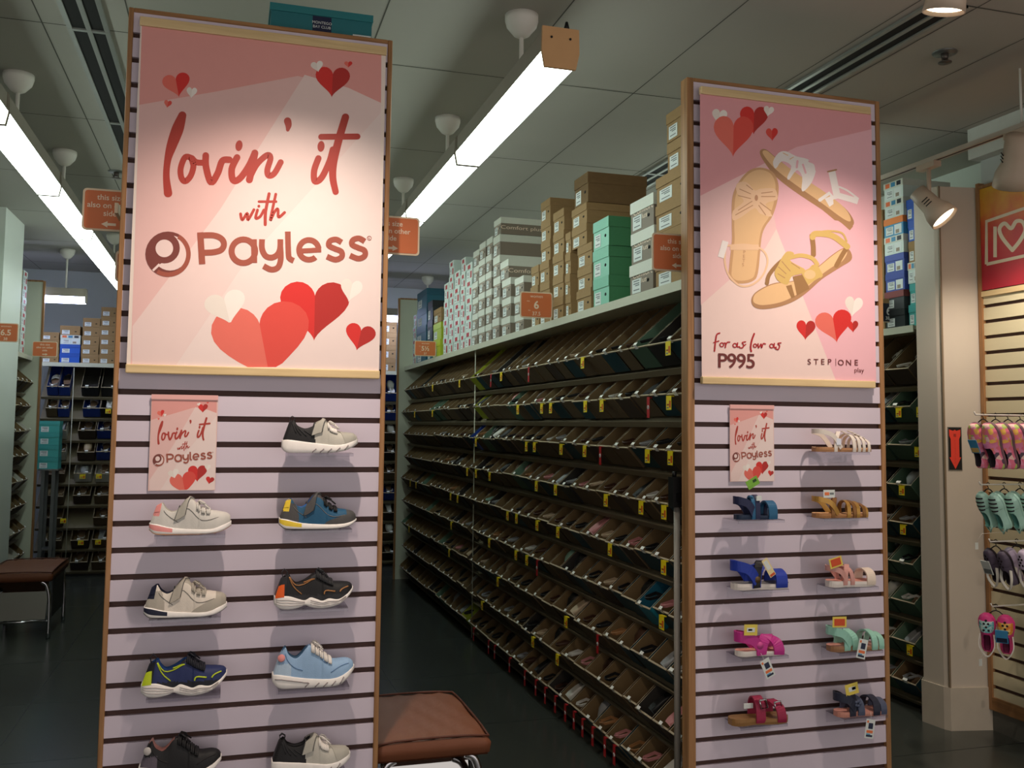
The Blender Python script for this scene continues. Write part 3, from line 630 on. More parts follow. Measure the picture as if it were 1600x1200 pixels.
tb = MB(); STW_ = pm('bright size sticker', (240, 240, 234), .6)
q = [DD*-.002-NN*.006, DD*-.001+NN*.014, DD*.012+NN*.016, DD*.012+NN*.014]                # a small folded slip sticking up over the front rim
tb.add([(v.x, y, v.z) for v in q for y in (-.09, .09)], [(0, 1, 3, 2), (2, 3, 5, 4), (4, 5, 7, 6)], STW_)
TAGM = tb.mesh('size_sticker')
# ---- small shoes that lie in the boxes (length along +x, up +z, metres)
def flat_shoe(col, kind, lining=(120, 96, 74)):
    m = pm('shoe %d %d %d' % col, col, .5, .06, 40); li = pm('lining %d %d %d' % lining, lining, .7, .06, 40); b = MB(); n = 12
    W = [(0, .020), (.1, .029), (.35, .026), (.65, .040), (.85, .038), (1, .008)]; L = .24
    rows = []
    for i in range(n+1):
        t = i/n; w = lerp(W, t); rows.append([(t*L, -w, 0), (t*L, -w, .014), (t*L, w, .014), (t*L, w, 0)])
    b.grid(rows, li, False, True)
    if kind == 'pump':
        rows = []
        for i in range(n+1):
            t = i/n; w = lerp(W, t); h = lerp([(0, .052), (.25, .045), (.5, .030), (.62, .045), (.8, .048), (1, .016)], t); ins = lerp([(0, .9), (.55, .85), (.66, 0), (1, 0)], t)
            rows.append([(t*L, w*math.copysign(1, k)*(1 if abs(k) == 3 else .97 if abs(k) == 2 else max(ins, .45)) if k else 0, .012 if abs(k) == 3 else .012+h*(.75 if abs(k) == 2 else .97) if k else (.02 if ins > .4 else .012+h)) for k in (-3, -2, -1, 0, 1, 2, 3)])
        b.grid(rows, m, True)
    else:
        for t0, t1, h in (((.66, .62, .045), (.82, .74, .038)) if kind == 'sandal' else ((.6, .6, .05), (.68, .68, .05), (.76, .76, .046))):
            w = lerp(W, t0)+.004; b.ribbon([(t0*L, -w, .008), (t0*L, -w*.8, h*.7), ((t0+t1)/2*L, 0, h), (t1*L, w*.8, h*.7), (t1*L, w, .008)], (1, 0, 0), .024, .003, m)
        b.ribbon([(.3*L, -.03, .01), (.22*L, -.036, .05), (.03*L, -.026, .075), (-.01*L, 0, .08), (.03*L, .026, .075), (.22*L, .036, .05), (.3*L, .03, .01)], (0, 0, 1), .013, .003, m)
    return b.mesh('sandal' if kind != 'pump' else 'flat_shoe')
SHOES = []
for cn, c in (('white', (206, 204, 196)), ('black', (24, 23, 24)), ('tan', (158, 112, 70)), ('beige', (188, 166, 138)), ('pale mint', (150, 190, 170)), ('silver', (150, 152, 154)), ('pink', (196, 130, 130)), ('dark brown', (70, 44, 30))):
    for kd in ('sandal', 'pump', 'strappy'): SHOES.append((cn, kd, flat_shoe(c, kd)))
count_box = [0]; rest = {'brown': MB()}
RNAME = {'mid': ('sandal panel', 'middle rack'), 'back': ('right end', 'back rack'), 'lfar': ('wooden end', 'left rack'), 'lnear': ('partition', 'left edge rack'), 'right': ('column', 'right rack')}
TRAYN = ['top tray row', 'second tray row', 'third tray row', 'fourth tray row', 'fifth tray row', 'sixth tray row', 'seventh tray row', 'eighth tray row', 'bottom tray row']
def put_box(rk, k, y, wd, col, idx, shoe=None, stag=True):
    org, rz, L = RK[rk]; M = Matrix.Translation(org) @ Matrix.Rotation(rz, 4, 'Z')
    o = bpy.data.objects.new('open_shoe_box', OB[col]); COL.objects.link(o)
    dz = random.uniform(-.002, .002); o.location = M @ (Vector((0, y, ZROW[k]))+DD*random.uniform(.001, .014 if k else .003)); o.scale = (1, wd, 1); o.rotation_euler = (0, 0, rz+random.uniform(-.006, .006))
    nm, rn = RNAME[rk]
    tag(o, '%s open box, %s from the %s, %s, %s' % (col, ORD[idx], nm, TRAYN[k], rn), 'shoe box', 'open shoe boxes in the %s' % rn); count_box[0] += 1
    if stag:
        s = bpy.data.objects.new('size_sticker', TAGM); COL.objects.link(s); s.parent = o; s.location = (0, random.uniform(-.25, .25), 0)
    if shoe:
        cn, kd, me = shoe
        s = bpy.data.objects.new(me.name.split('.')[0], me); COL.objects.link(s)
        l0 = random.uniform(.026, .034); flip = kd == 'pump' and random.random() < .5
        base = DD*(l0+(.245 if flip else 0)) - NN*(random.uniform(.052, .074) if kd == 'pump' else random.uniform(.064, .082)) + Vector((0, 0, 0))
        R = Matrix((DD, (0, 1, 0), NN)).transposed().to_4x4() @ Matrix.Rotation((math.pi if flip else 0)+random.uniform(-.03, .03), 4, 'Z') @ Matrix.Rotation(random.uniform(-.12, .12), 4, 'X') @ Matrix.Diagonal((.96, .87, .94, 1))
        s.matrix_world = M @ Matrix.Translation(Vector((0, y, ZROW[k]))+base) @ R
        tag(s, '%s %s in %s box from %s, %s, %s' % (cn, {'pump': 'flat shoe', 'sandal': 'slide sandal', 'strappy': 'strappy sandal'}[kd], ORD[idx], nm, TRAYN[k], rn), 'shoe', 'shoes in the boxes of the %s' % rn)
SPECIAL = {}
ylime = onX(738, 650, 1.555).y-3.05
rnd = random.Random(5); srnd = random.Random(8)
def pick(y):
    c = rnd.random(); near = y < 2.2
    if near: return 'brown' if c < .5 else 'dark teal' if c < .76 else 'dark brown' if c < .92 else 'black' if c < .96 else 'green'
    return 'brown' if c < .62 else 'dark brown' if c < .84 else 'black' if c < .92 else 'dark teal' if c < .97 else 'green'
plan = []
for k in range(9):
    y = .03; i = 0
    while y < 5.80:
        wd = rnd.uniform(.135, .185)
        if y+wd > 5.87: break
        col = pick(y)
        if k in (0, 1) and y-.02 < ylime < y+wd-.02: col = 'lime'
        if k == 2 and y-.02 < ylime < y+wd-.02: col = 'blue'
        if k == 8 and abs(y+wd/2-ylime-.1) < wd/2: col = 'lime'
        if k == 0 and i in (2,): col = 'green'
        if k in (5, 6) and i in (2, 3): col = 'teal' if k == 5 and i == 2 else 'dark teal'
        yp = onX(741, 700, 1.6).y-3.05
        if y < yp+.012 and y+wd > yp-.012:                           # leave a gap for the front post
            if yp-.012-y >= .11: wd = yp-.012-y
            else: y = yp+.012
        plan.append((k, y+wd/2, wd-.008, col, i)); y += wd; i += 1
def wshoe():
    c = srnd.random(); n = 'black' if c < .42 else 'dark brown' if c < .54 else None
    return srnd.choice([s for s in SHOES if s[0] == n] if n else SHOES)
plan.sort(key=lambda p: p[1]); NEAR = 246
for j, (k, y, wd, col, i) in enumerate(plan):
    if j < NEAR:
        sh = wshoe() if srnd.random() < (.85 if y < 3 else .6) else None
        if k == 8 and sh is None and srnd.random() < .5: sh = srnd.choice(SHOES[:3]+SHOES[9:12]+SHOES[15:18])
        put_box('mid', k, y, wd, col, i, sh, srnd.random() < .8)
    else:                                                            # the farthest boxes of the long rack, one mass
        me = OB[col]; b = rest['brown']
        for p in me.polygons:
            b.add([(me.vertices[v].co.x+1.555, me.vertices[v].co.y*wd+3.05+y, me.vertices[v].co.z+ZROW[k]) for v in p.vertices], [tuple(range(len(p.vertices)))], me.materials[p.material_index])
        if srnd.random() < .6:
            b.add([(v.co.x+1.555, v.co.y*wd+3.05+y, v.co.z+ZROW[k]) for v in TAGM.vertices], [tuple(p.vertices) for p in TAGM.polygons], PAPER)
o = rest['brown'].build('open_shoe_box'); tag(o, 'farthest open shoe boxes at the deep end of the middle rack', 'shoe box', 'open shoe boxes in the middle rack', 'stuff')
# back wall rack: only where the aisles show it
brnd = random.Random(4)
BW = {0: ('blue', 'blue', 'black', 'black'), 1: ('brown', 'blue', 'blue', 'black'), 2: ('brown', 'white', 'dark brown', 'blue'), 3: ('brown', 'white', 'dark brown', 'blue'), 4: ('brown', 'brown', 'white', 'white')}
for k in range(9):
    xs = [-1.57, -1.47, -1.27, -1.09, -.915] if k > 1 else [-1.56, -1.46, -1.24, -1.07, -.905]
    if k in (1, 2, 3): xs[2] += .02
    for i, x in enumerate(xs):
        if k == 6 and i == 2: continue
        col = BW.get(k, ('dark brown', 'brown', 'dark brown', 'brown'))[min(i, 3)]
        sh = brnd.choice([s for s in SHOES if s[0] in (('white', 'silver', 'beige') if k > 1 else ('white', 'black'))]) if brnd.random() < .9 and (k, i) not in ((0, 2), (0, 3)) else None
        put_box('back', k, 1.9-x, .094 if i < 2 else .15, col, 20-i, sh, True)
    for i, x in enumerate((1.44, 1.60)): put_box('back', k, 1.9-x, .155, brnd.choice(['brown', 'dark brown', 'blue', 'black']), 2-i, brnd.choice(SHOES[:3]), True)
for k in range(9):
    for i in range(4): put_box('lfar', k, .03+.1+.2*i, .18, rnd.choice(['brown', 'brown', 'white', 'dark brown']), i, srnd.choice(SHOES) if i == 3 else None, True)
    if k < 5: put_box('lnear', k, .1, .17, rnd.choice(['brown', 'dark brown']), 0, None, True)
RC = [('dark brown', 'dark brown'), ('green', 'dark teal'), ('green', 'green'), ('green', 'dark teal'), ('dark teal', 'dark teal'), ('green', 'green'), ('green', 'green'), ('green', 'green'), ('dark teal', 'green')]
for k in range(9):
    for i in range(3): put_box('right', k, .02+.085+.19*i, .182, RC[k][min(i, 1)], i, srnd.choice(SHOES[:6]+SHOES[15:18]) if i < 2 else None, srnd.random() < .7)
# ---- yellow price cards and red clearance strips clipped to the tray fronts
pb = MB(); pb.box((-.001, -.021, -.052), (0, .021, 0), YEL)
for z0, z1, y0, y1, m in ((-.036, -.030, -.015, .002, pm('price ink', (150, 60, 20), .6)), (-.044, -.018, .004, .017, pm('price red', (200, 80, 20), .6)), (-.047, -.041, -.016, .0, INK)): pb.box((-.0014, -y1, z0), (-.001, -y0, z1), m)
pb.box((-.001, -.018, -.004), (.012, .018, -.001), YEL); PRM = pb.mesh('price_card')
rb = MB(); rb.box((-.001, -.012, -.08), (0, .012, 0), REDC); rb.lathe([(.0085, 0), (.0085, .0004)], PAPER, (-.0011, 0, -.04), 16, (-1, 0, 0)); rb.box((-.0018, -.003, -.046), (-.0014, .003, -.034), INK)
rb.box((-.001, -.010, -.004), (.012, .010, -.001), REDC); RDM = rb.mesh('clearance_strip')
def zz(L, ox, oy, s): return [(ox+x/s, oy+y/s) for x, y in L]
YP = zz([(380,425),(590,375),(915,340),(240,620),(378,630),(1045,590),(718,850),(1112,865),(1175,870),(650,1070),(718,1085),(825,1100),(1190,1170)], 600, 520, 5) + \
     zz([(370,545),(988,487),(75,910),(140,915),(390,872),(508,878),(993,818),(22,1170),(215,1170),(385,1180)], 830, 440, 4.615) + \
     zz([(838,98),(1003,120),(38,345),(175,365),(538,415),(792,460),(957,508),(42,630),(192,655),(568,767),(955,890)], 830, 680, 4.615) + \
     zz([(205,65),(250,90),(520,165),(575,180),(965,315),(1035,330),(525,385),(822,530),(1030,605),(1115,640),(195,470),(508,630),(888,850),(765,1030)], 600, 740, 5) + zz([(285,180),(950,130),(55,320),(225,430)], 820, 930, 4.443)
RP = zz([(835,365),(1130,330)], 600, 520, 5)+zz([(845,855)], 830, 440, 4.615)+zz([(498,125),(42,935)], 830, 680, 4.615)+zz([(505,340),(75,680),(140,740),(210,810),(280,870),(340,940),(400,990),(470,1050),(555,1120),(620,1160)], 820, 930, 4.443)+zz([(685,370),(785,450),(825,510),(925,590),(1028,660),(1100,720)], 580, 920, 4.286)
used = {}
def clip_on(me, name, pts, fmt, cat, grp, X0, group_used):
    for px, py in pts:
        p = onX(px, py, X0-.004); k = min(range(9), key=lambda i: abs(ZROW[i]-.022-p.z)); key = (k, round(p.y/.05))
        if p.y < 3.07 or key in group_used: continue
        group_used[key] = 1
        o = bpy.data.objects.new(name, me); COL.objects.link(o); o.location = (X0-.004, p.y, ZROW[k]+.002); group_used.setdefault('l', []).append((k, p.y, o, fmt, cat, grp))
for me, nm, pts, fmt, cat, grp in ((PRM, 'price_card', YP, 'yellow price card, %s from the sandal panel, %s, middle rack', 'price card', 'yellow price cards on the middle rack'), (RDM, 'clearance_strip', RP, 'red clearance strip, %s from the sandal panel, %s, middle rack', 'price strip', 'red strips on the middle rack')):
    g = {}; clip_on(me, nm, pts, fmt, cat, grp, 1.555, g); cnt = {}
    for k, y, o, f, c, gr in sorted(g['l'], key=lambda q: q[1]):
        cnt[k] = cnt.get(k, -1)+1; tag(o, f % (ORD[cnt[k]], TRAYN[k]), c, gr)
g = {}; clip_on(PRM, 'price_card', zz([(163,303),(285,300),(290,487),(278,718),(185,925),(192,1155)], 1360, 540, 3.75)+zz([(172,615)], 1370, 840, 3.333), '', '', '', 3.36, g); cnt = {}
for k, y, o, f, c, gr in sorted(g['l'], key=lambda q: q[1]):
    cnt[k] = cnt.get(k, -1)+1; tag(o, 'yellow price card, %s on the %s beside the column' % (ORD[cnt[k]], TRAYN[k]), 'price card', 'yellow price cards beside the column')
for i, (x, y) in enumerate(zz([(475,115),(628,118),(295,505),(460,700),(622,692),(715,618)], 50, 720, 6)):
    if i == 5: x, y = 169, 642
    p = onY(x, y, 9.69); k = min(range(9), key=lambda i: abs(ZROW[i]-.022-p.z))
    o = bpy.data.objects.new('price_card', PRM); COL.objects.link(o); o.location = (p.x, 9.692, ZROW[k]+.002); o.rotation_euler[2] = math.pi/2
    o.scale = (1, 1.15, .8); tag(o, 'yellow price card, %s of back rack, %s of large banner' % (TRAYN[k], ['well left', 'just left', 'far left', 'well left', 'just left', 'right beside edge'][i]), 'price card', 'yellow price cards on the back wall rack')
# ------------------------------------------------------------ lidded boxes on the top shelves
def box_mats(body, lid, side=None, deco=None, hole=True, labelc=True): return dict(body=body, lid=lid, side=side, deco=deco, hole=hole, label=labelc)
TAUPE = pm('taupe box', (128, 116, 102), .6, .05); OFFW = pm('off white lid', (206, 208, 196), .5, .03); WB = pm('white box', (208, 220, 214), .5, .03); RL = pm('red box mark', (178, 36, 44), .5)
BT = {'kraft': box_mats(KRAFT, KRAFT), 'dark kraft': box_mats(KRAFTD, KRAFTD), 'taupe': box_mats(TAUPE, OFFW), 'white and red': box_mats(WB, WB, deco='red'), 'green': box_mats(pm('mint box front', (130, 196, 172), .5), pm('mint lid', (116, 184, 158), .5), pm('green box side', (66, 128, 88), .5)),
      'teal': box_mats(pm('teal box', (34, 92, 112), .5), pm('teal lid', (30, 84, 104), .5), hole=False), 'black': box_mats(pm('black box', (36, 44, 46), .5), pm('black lid', (28, 32, 34), .5), hole=False), 'lime': box_mats(pm('lime box', (168, 186, 44), .5), pm('lime lid', (176, 194, 48), .5), hole=False),
      'bright blue': box_mats(pm('bright blue box', (30, 88, 190), .5), pm('bright blue lid', (28, 80, 176), .5), hole=False), 'royal blue': box_mats(pm('royal blue box', (62, 84, 170), .5), pm('royal blue lid', (54, 74, 158), .5), hole=False), 'white': box_mats(WB, OFFW, deco='squares', hole=False),
      'orange lidded': box_mats(pm('sky box', (70, 148, 190), .5), pm('orange lid', (220, 120, 40), .5), hole=False), 'maroon lidded': box_mats(pm('charcoal box', (60, 62, 66), .5), pm('maroon lid', (130, 60, 60), .5), hole=False), 'aqua': box_mats(pm('aqua box', (70, 168, 164), .5), pm('aqua lid', (66, 160, 158), .5), hole=False), 'green lidded white': box_mats(WB, pm('green lid', (40, 150, 90), .5), hole=False)}
BM = {}
def lid_box(kind, org, wd, dp, h, rz, label, group, text=None, name='shoe_box'):
    if kind not in BM:
        t = BT[kind]; s = t['side'] or t['body']; sl = t['side'] or t['lid']
        b = MB(); b.box((0, -.5, 0), (1, .5, .985), s, {5: t['body']}); m0 = b.mesh('shoe_box')
        b = MB(); b.box((-.010, -.512, .64), (1.01, .512, 1.0), sl, {5: t['lid']})
        if t['deco'] == 'red': b.box((-.012, -.2, .66), (-.010, .22, .9), RL)
        if t['deco'] == 'squares':
            for y, c in ((.3, (226, 110, 60)), (0, (60, 130, 170)), (-.3, (30, 34, 44))): b.box((-.012, y-.11, .70), (-.010, y+.11, .94), pm('square %d' % c[0], c, .5))
        m1 = b.mesh('lid')
        b = MB(); b.box((-.005, .02, .08), (-.0012, .40, .52), PAPER)
        for z in (.44, .36, .30, .16): b.box((-.0058, .08, z), (-.005, .34 if z != .30 else .26, z+.035), INK)
        if kind in ('white', 'royal blue', 'orange lidded'):
            b.box((-.005, -.42, .06), (-.0012, -.05, .58), PAPER); b.box((-.0058, -.30, .1), (-.005, -.12, .30), pm('print tan', (150, 136, 120), .6))
        if t['deco'] == 'red':
            b.box((-.0055, -.15, .10), (-.004, -.38, .50), RL)
        if kind == 'taupe':
            for s_, z in (('Comfort', .46), ('plus', .26)):
                A = Art(); A.text(s_, 0, 0, .24, SIGNT, 0, 'c'); A.lay(b, lambda x, y, l: (-.0022-l, -x-.05, z+.10-y))
        m2 = b.mesh('label'); m3 = None
        if t['hole']: b = MB(); b.lathe([(.055, 0), (.055, .001)], VOID, (-.0018, -.28, .38), 14, (-1, 0, 0)); m3 = b.mesh('finger_hole')
        BM[kind] = (m0, m1, m2, m3)
    ms = BM[kind]; o = bpy.data.objects.new(name, ms[0]); COL.objects.link(o); o.location = org; o.rotation_euler = (0, 0, rz); o.scale = (dp, wd, h)
    for n, me in (('lid', ms[1]), ('label', ms[2]), ('finger_hole', ms[3])):
        if me: c = bpy.data.objects.new(n, me); COL.objects.link(c); c.parent = o
    if text:
        A = Art(); A.text(text, -.5, 0, .34, SIGNT, 0, 'c'); b = MB(); A.lay(b, lambda x, y, l: ((x+1)*.5*1.0+.25-.05, -.5015-l, .30-y*.9)); b.build('side_lettering', o)
    return tag(o, label, 'shoe box', group)
def stack(rk, pl, pr, ytop, n, kind, desc, X=.045, dp=.30, ybase=None, z0=None, shift=0, hs=None, start=0, total=None, text=None, grp=None):
    """pl, pr: the fronts' left and right edges in the photo; ytop: the top edge at the left"""
    org, rz, L = RK[rk]; Xw = org[0]+X; yb = ybase or 569-.307*(pl-635)
    A, B = onX(pl, yb, Xw), onX(pr, yb, Xw); zt = onX(pl, ytop, Xw).z; base = z0 or TOPZ+.0015; h = (zt-base)/n; wd = A.y-B.y-.006; z = base
    for i in range(n):
        k = kind[i] if isinstance(kind, (list, tuple)) else kind
        j = random.uniform(-.004, .004); nm = 'bottom' if i+start == 0 else 'top' if i == n-1 and not total else '%s from bottom' % ORD[i+start]
        lid_box(k, (Xw+random.uniform(0, .006), (A.y+B.y)/2+j, z), wd*random.uniform(.97, 1), dp, h-.0015, random.uniform(-.006, .006), '%s shoe box, %s of the %s' % (k, nm, desc), grp or 'lidded boxes on the middle rack', text)
        z += h
    return z
Z1 = lambda x: 600+x/5; Z2 = lambda x: 820+x/3.75
z = stack('mid', 1024, 1078, 281, 4, 'kraft', 'tall stack beside the sandal panel', total=True)
stack('mid', 1041, 1078, 180, 2, 'kraft', 'tall stack beside the sandal panel', z0=z, start=4)
stack('mid', 984, 1021, 319, 3, 'taupe', 'white lidded stack beside the green boxes')
stack('mid', 926, 951, 350, 3, 'green', 'green stack on the middle rack')
z = stack('mid', 901, 924, 388, 3, 'kraft', 'kraft stack just left of green boxes', total=True)
z = stack('mid', 893, 917, 330, 2, 'kraft', 'kraft stack just left of green boxes', z0=z, start=3, total=True)
stack('mid', 896, 918, 283, 1, 'dark kraft', 'kraft stack just left of green boxes, wide', z0=z, start=5)
stack('mid', 883, 891.5, 366, 4, 'kraft', 'narrow kraft stack second left of green boxes')
stack('mid', 863, 880, 335, 5, 'kraft', 'kraft stack third left of green boxes')
stack('mid', 843, 858, 319, 6, 'kraft', 'kraft stack rising behind the size 6 sign')
stack('mid', 829, 841, 419, 3, 'kraft', 'short kraft stack left of size 6 sign')
stack('mid', 803, 817, 437, 3, 'taupe', 'first taupe stack left of the kraft boxes')
z = stack('mid', 783, 797, 440, 3, 'taupe', 'second taupe stack left of kraft boxes', total=True)
stack('mid', 781, 794, 412, 1, 'taupe', 'second taupe stack left of kraft boxes', z0=z, start=3, text='Comfort plus')
z = stack('mid', 769, 780, 374, 5, 'taupe', 'third taupe stack left of kraft boxes', total=True)
stack('mid', 770, 781, 348, 1, 'taupe', 'third taupe stack left of kraft boxes, lettered', z0=z, start=5, text='Comfort plus')
stack('mid', 758, 767, 376, 6, 'taupe', 'fourth taupe stack left of kraft boxes'); stack('mid', 747, 757, 384, 6, 'taupe', 'fifth taupe stack left of kraft boxes'); stack('mid', 737, 746, 396, 6, 'taupe', 'sixth taupe stack left of kraft boxes')
for i, (a, b_, t, n) in enumerate(((726, 736, 416, 5), (718, 725, 407, 6), (708, 717, 428, 5), (700, 707, 412, 6), (692, 699, 446, 4))): stack('mid', a, b_, t, n, 'white and red', '%s stack past the taupe boxes' % ORD[i])
z = stack('mid', 676, 688, 508, 2, 'lime', 'lime stack beside the size 5½ sign', total=True); stack('mid', 677, 689, 486, 1, 'kraft', 'lime stack beside the size 5½ sign', z0=z, start=2)
stack('mid', 667, 675, 474, 3, ['teal', 'black', 'black'], 'black and teal stack behind the lime boxes'); stack('mid', 650, 665, 461, 4, 'teal', 'teal stack above the size 5½ sign'); stack('mid', 644.5, 649, 494, 4, 'white and red', 'farthest middle rack stack')
# right wall rack
G = 'lidded boxes beside the column'; zb = 270; s = 4.617
ytA = [70, 190, 298, 425, 540, 655, 795, 850]
stack('right', 1383, 1414, 287, 8, ['black', 'maroon lidded', 'royal blue', 'royal blue', 'white', 'orange lidded', 'white', 'white'], 'tall mixed stack on right rack', ybase=505, grp=G, X=.03)
stack('right', 1420, 1438, 312, 6, ['aqua', 'aqua', 'white', 'kraft', 'bright blue', 'bright blue'], 'mixed stack against the column', ybase=500, grp=G, X=.05, dp=.28)
lid_box('kraft', (3.40, onX(1383, 505, 3.39).y+.095, TOPZ+.0015), .16, .28, .66, 0, 'kraft shoe box column glimpsed past edge of the sandal panel', G)
# back wall rack
def bstack(px, n, top, kinds, wd=.14, label=''):
    p = onY(px, 566, 9.75); zt = onY(px, top, 9.75).z; h = (zt-TOPZ)/n
    for i in range(n): lid_box(kinds[i] if isinstance(kinds, list) else kinds, (p.x+random.uniform(-.004, .004), 9.75, TOPZ+.0015+i*h), wd, .28, h-.0015, math.pi/2, '%s shoe box, %s from bottom of the %s' % (kinds[i] if isinstance(kinds, list) else kinds, ORD[i], label), 'lidded boxes on the back wall rack')
bstack(77, 4, 519, 'kraft', .145, 'leftmost stack on the back wall rack'); bstack(108, 4, 509, ['bright blue', 'bright blue', 'white', 'kraft'], .17, 'blue based stack on back wall rack'); bstack(140, 5, 497, 'kraft', .148, 'kraft stack beside the blue boxes, back wall'); bstack(168, 6, 480, 'kraft', .148, 'kraft stack nearest the large banner, back wall')
bstack(607, 4, 500, 'kraft', .15, 'stack glimpsed right of large banner, back wall')
# left racks
def lstack(rk, yw, n, h, kinds, label, wd=.16):
    for i in range(n): lid_box(kinds, (RK[rk][0][0]-.042, yw, TOPZ+.0015+i*h), wd, .28, h-.0015, math.pi, '%s shoe box, %s from bottom of the %s' % (kinds, ORD[i], label), 'lidded boxes on the left racks')
lstack('lfar', 8.17, 4, .115, 'green lidded white', 'stack hugging the grey partition'); z4 = TOPZ+4*.115
lid_box('kraft', (-1.612, 8.17, z4), .16, .28, .11, math.pi, 'kraft shoe box topping the stack that hugs the grey partition', 'lidded boxes on the left racks')
lid_box('kraft', (-1.612, 8.17, z4+.112), .16, .28, .11, math.pi, 'highest kraft shoe box hugging the grey partition', 'lidded boxes on the left racks')
lstack('lfar', 8.36, 6, .11, 'kraft', 'kraft stack before wood edged left panel'); lstack('lfar', 8.56, 6, .112, 'white and red', 'stack nearest left wooden end'); lstack('lnear', 7.27, 6, .125, 'green lidded white', 'stack at left photo edge', .17)
# teal box lying on top of the left panel
p0, p1 = onY(421, 40, 3.06), onY(583, 60, 3.06)
t = thing('shoe_box', 'dark teal shoe box lying on top of the large banner panel', 'shoe box', ((p0.x+p1.x)/2, 3.07, CH+1.2365)); hw = (p1.x-p0.x)/2; TB = pm('sea teal box', (34, 108, 116), .5, .04); TL = pm('sea teal lid', (38, 118, 124), .5, .04)
b = MB(); b.box((-hw+.004, 0, 0), (hw-.004, .17, .098), TB); b.build('body', t); b = MB(); b.box((-hw, -.004, .080), (hw, .174, .104), TL); b.build('lid', t)
b = MB(); NAVY = pm('navy print', (22, 30, 62), .5); b.box((-.03, -.0006, .020), (.03, 0, .079), NAVY); A = Art(); A.text('MONTEGO', 0, -.054, .0125, PAPER, 0, 'c'); A.text('BAY CLUB', 0, -.040, .0125, PAPER, 0, 'c'); A.lay(b, lambda x, y, l: (x, -.0008-l, -y)); b.build('printed_mark', t)
b = MB(); b.box((hw-.065, -.0006, .0), (hw-.006, 0, .034), PAPER)
for i in range(14): b.box((hw-.054+i*.0028, -.0009, .018), (hw-.054+i*.0028+.0006*(1+i % 3), -.0006, .030), BLACK)
b.build('barcode_label', t)
bpy.context.view_layer.update()
plate('dark navy size 6 sign on the shelf edge beside the column', 1375, 466, 1407, 505, 4.32, lambda A, w, h: (A.poly([(1, 1), (w-13, 1), (w-13, h*.2), (1, h*.2)], pm('tan sign top', (150, 124, 84), .5)), A.text('6', w*.42, h*.68, h*.5, PAPER, .02, 'c'), A.text('38.5', w*.42, h*.88, h*.2, PAPER, .01, 'c'), A.text('*', w*.82, h*.92, h*.2, PAPER, 0, 'c')), body=pm('navy sign', (30, 34, 48), .4), edge=pm('khaki sign edge', (190, 178, 150), .5))
# ------------------------------------------------------------ clear shelves in the slats
def acrylic_shelf(x, z, w, d, label, grp, skew=0):
    """z: top of the plate"""
    zs = min([SLZ+.0762*k for k in range(-20, 20)], key=lambda s: abs(s-z-.004)); t = thing('acrylic_shelf', label, 'shelf', (x, 3.0, z), 0, grp)
    b = MB(); b.hexa([(-w/2, -d, -.0025), (w/2, -d, -.0025), (w/2, -.001, -.0025), (-w/2, -.001, -.0025), (-w/2, -d, 0), (w/2, -d, 0), (w/2, -.001, 0), (-w/2, -.001, 0)], ACR); b.build('plate', t)
    b = MB(); b.box((-w/2, -.004, -.040), (w/2, -.0012, -.0025), ACRC); b.build('back_plate', t)
    b = MB(); b.box((-w/2, -d, -.010), (w/2, -d+.002, -.0026), ACR); b.build('front_lip', t); return t
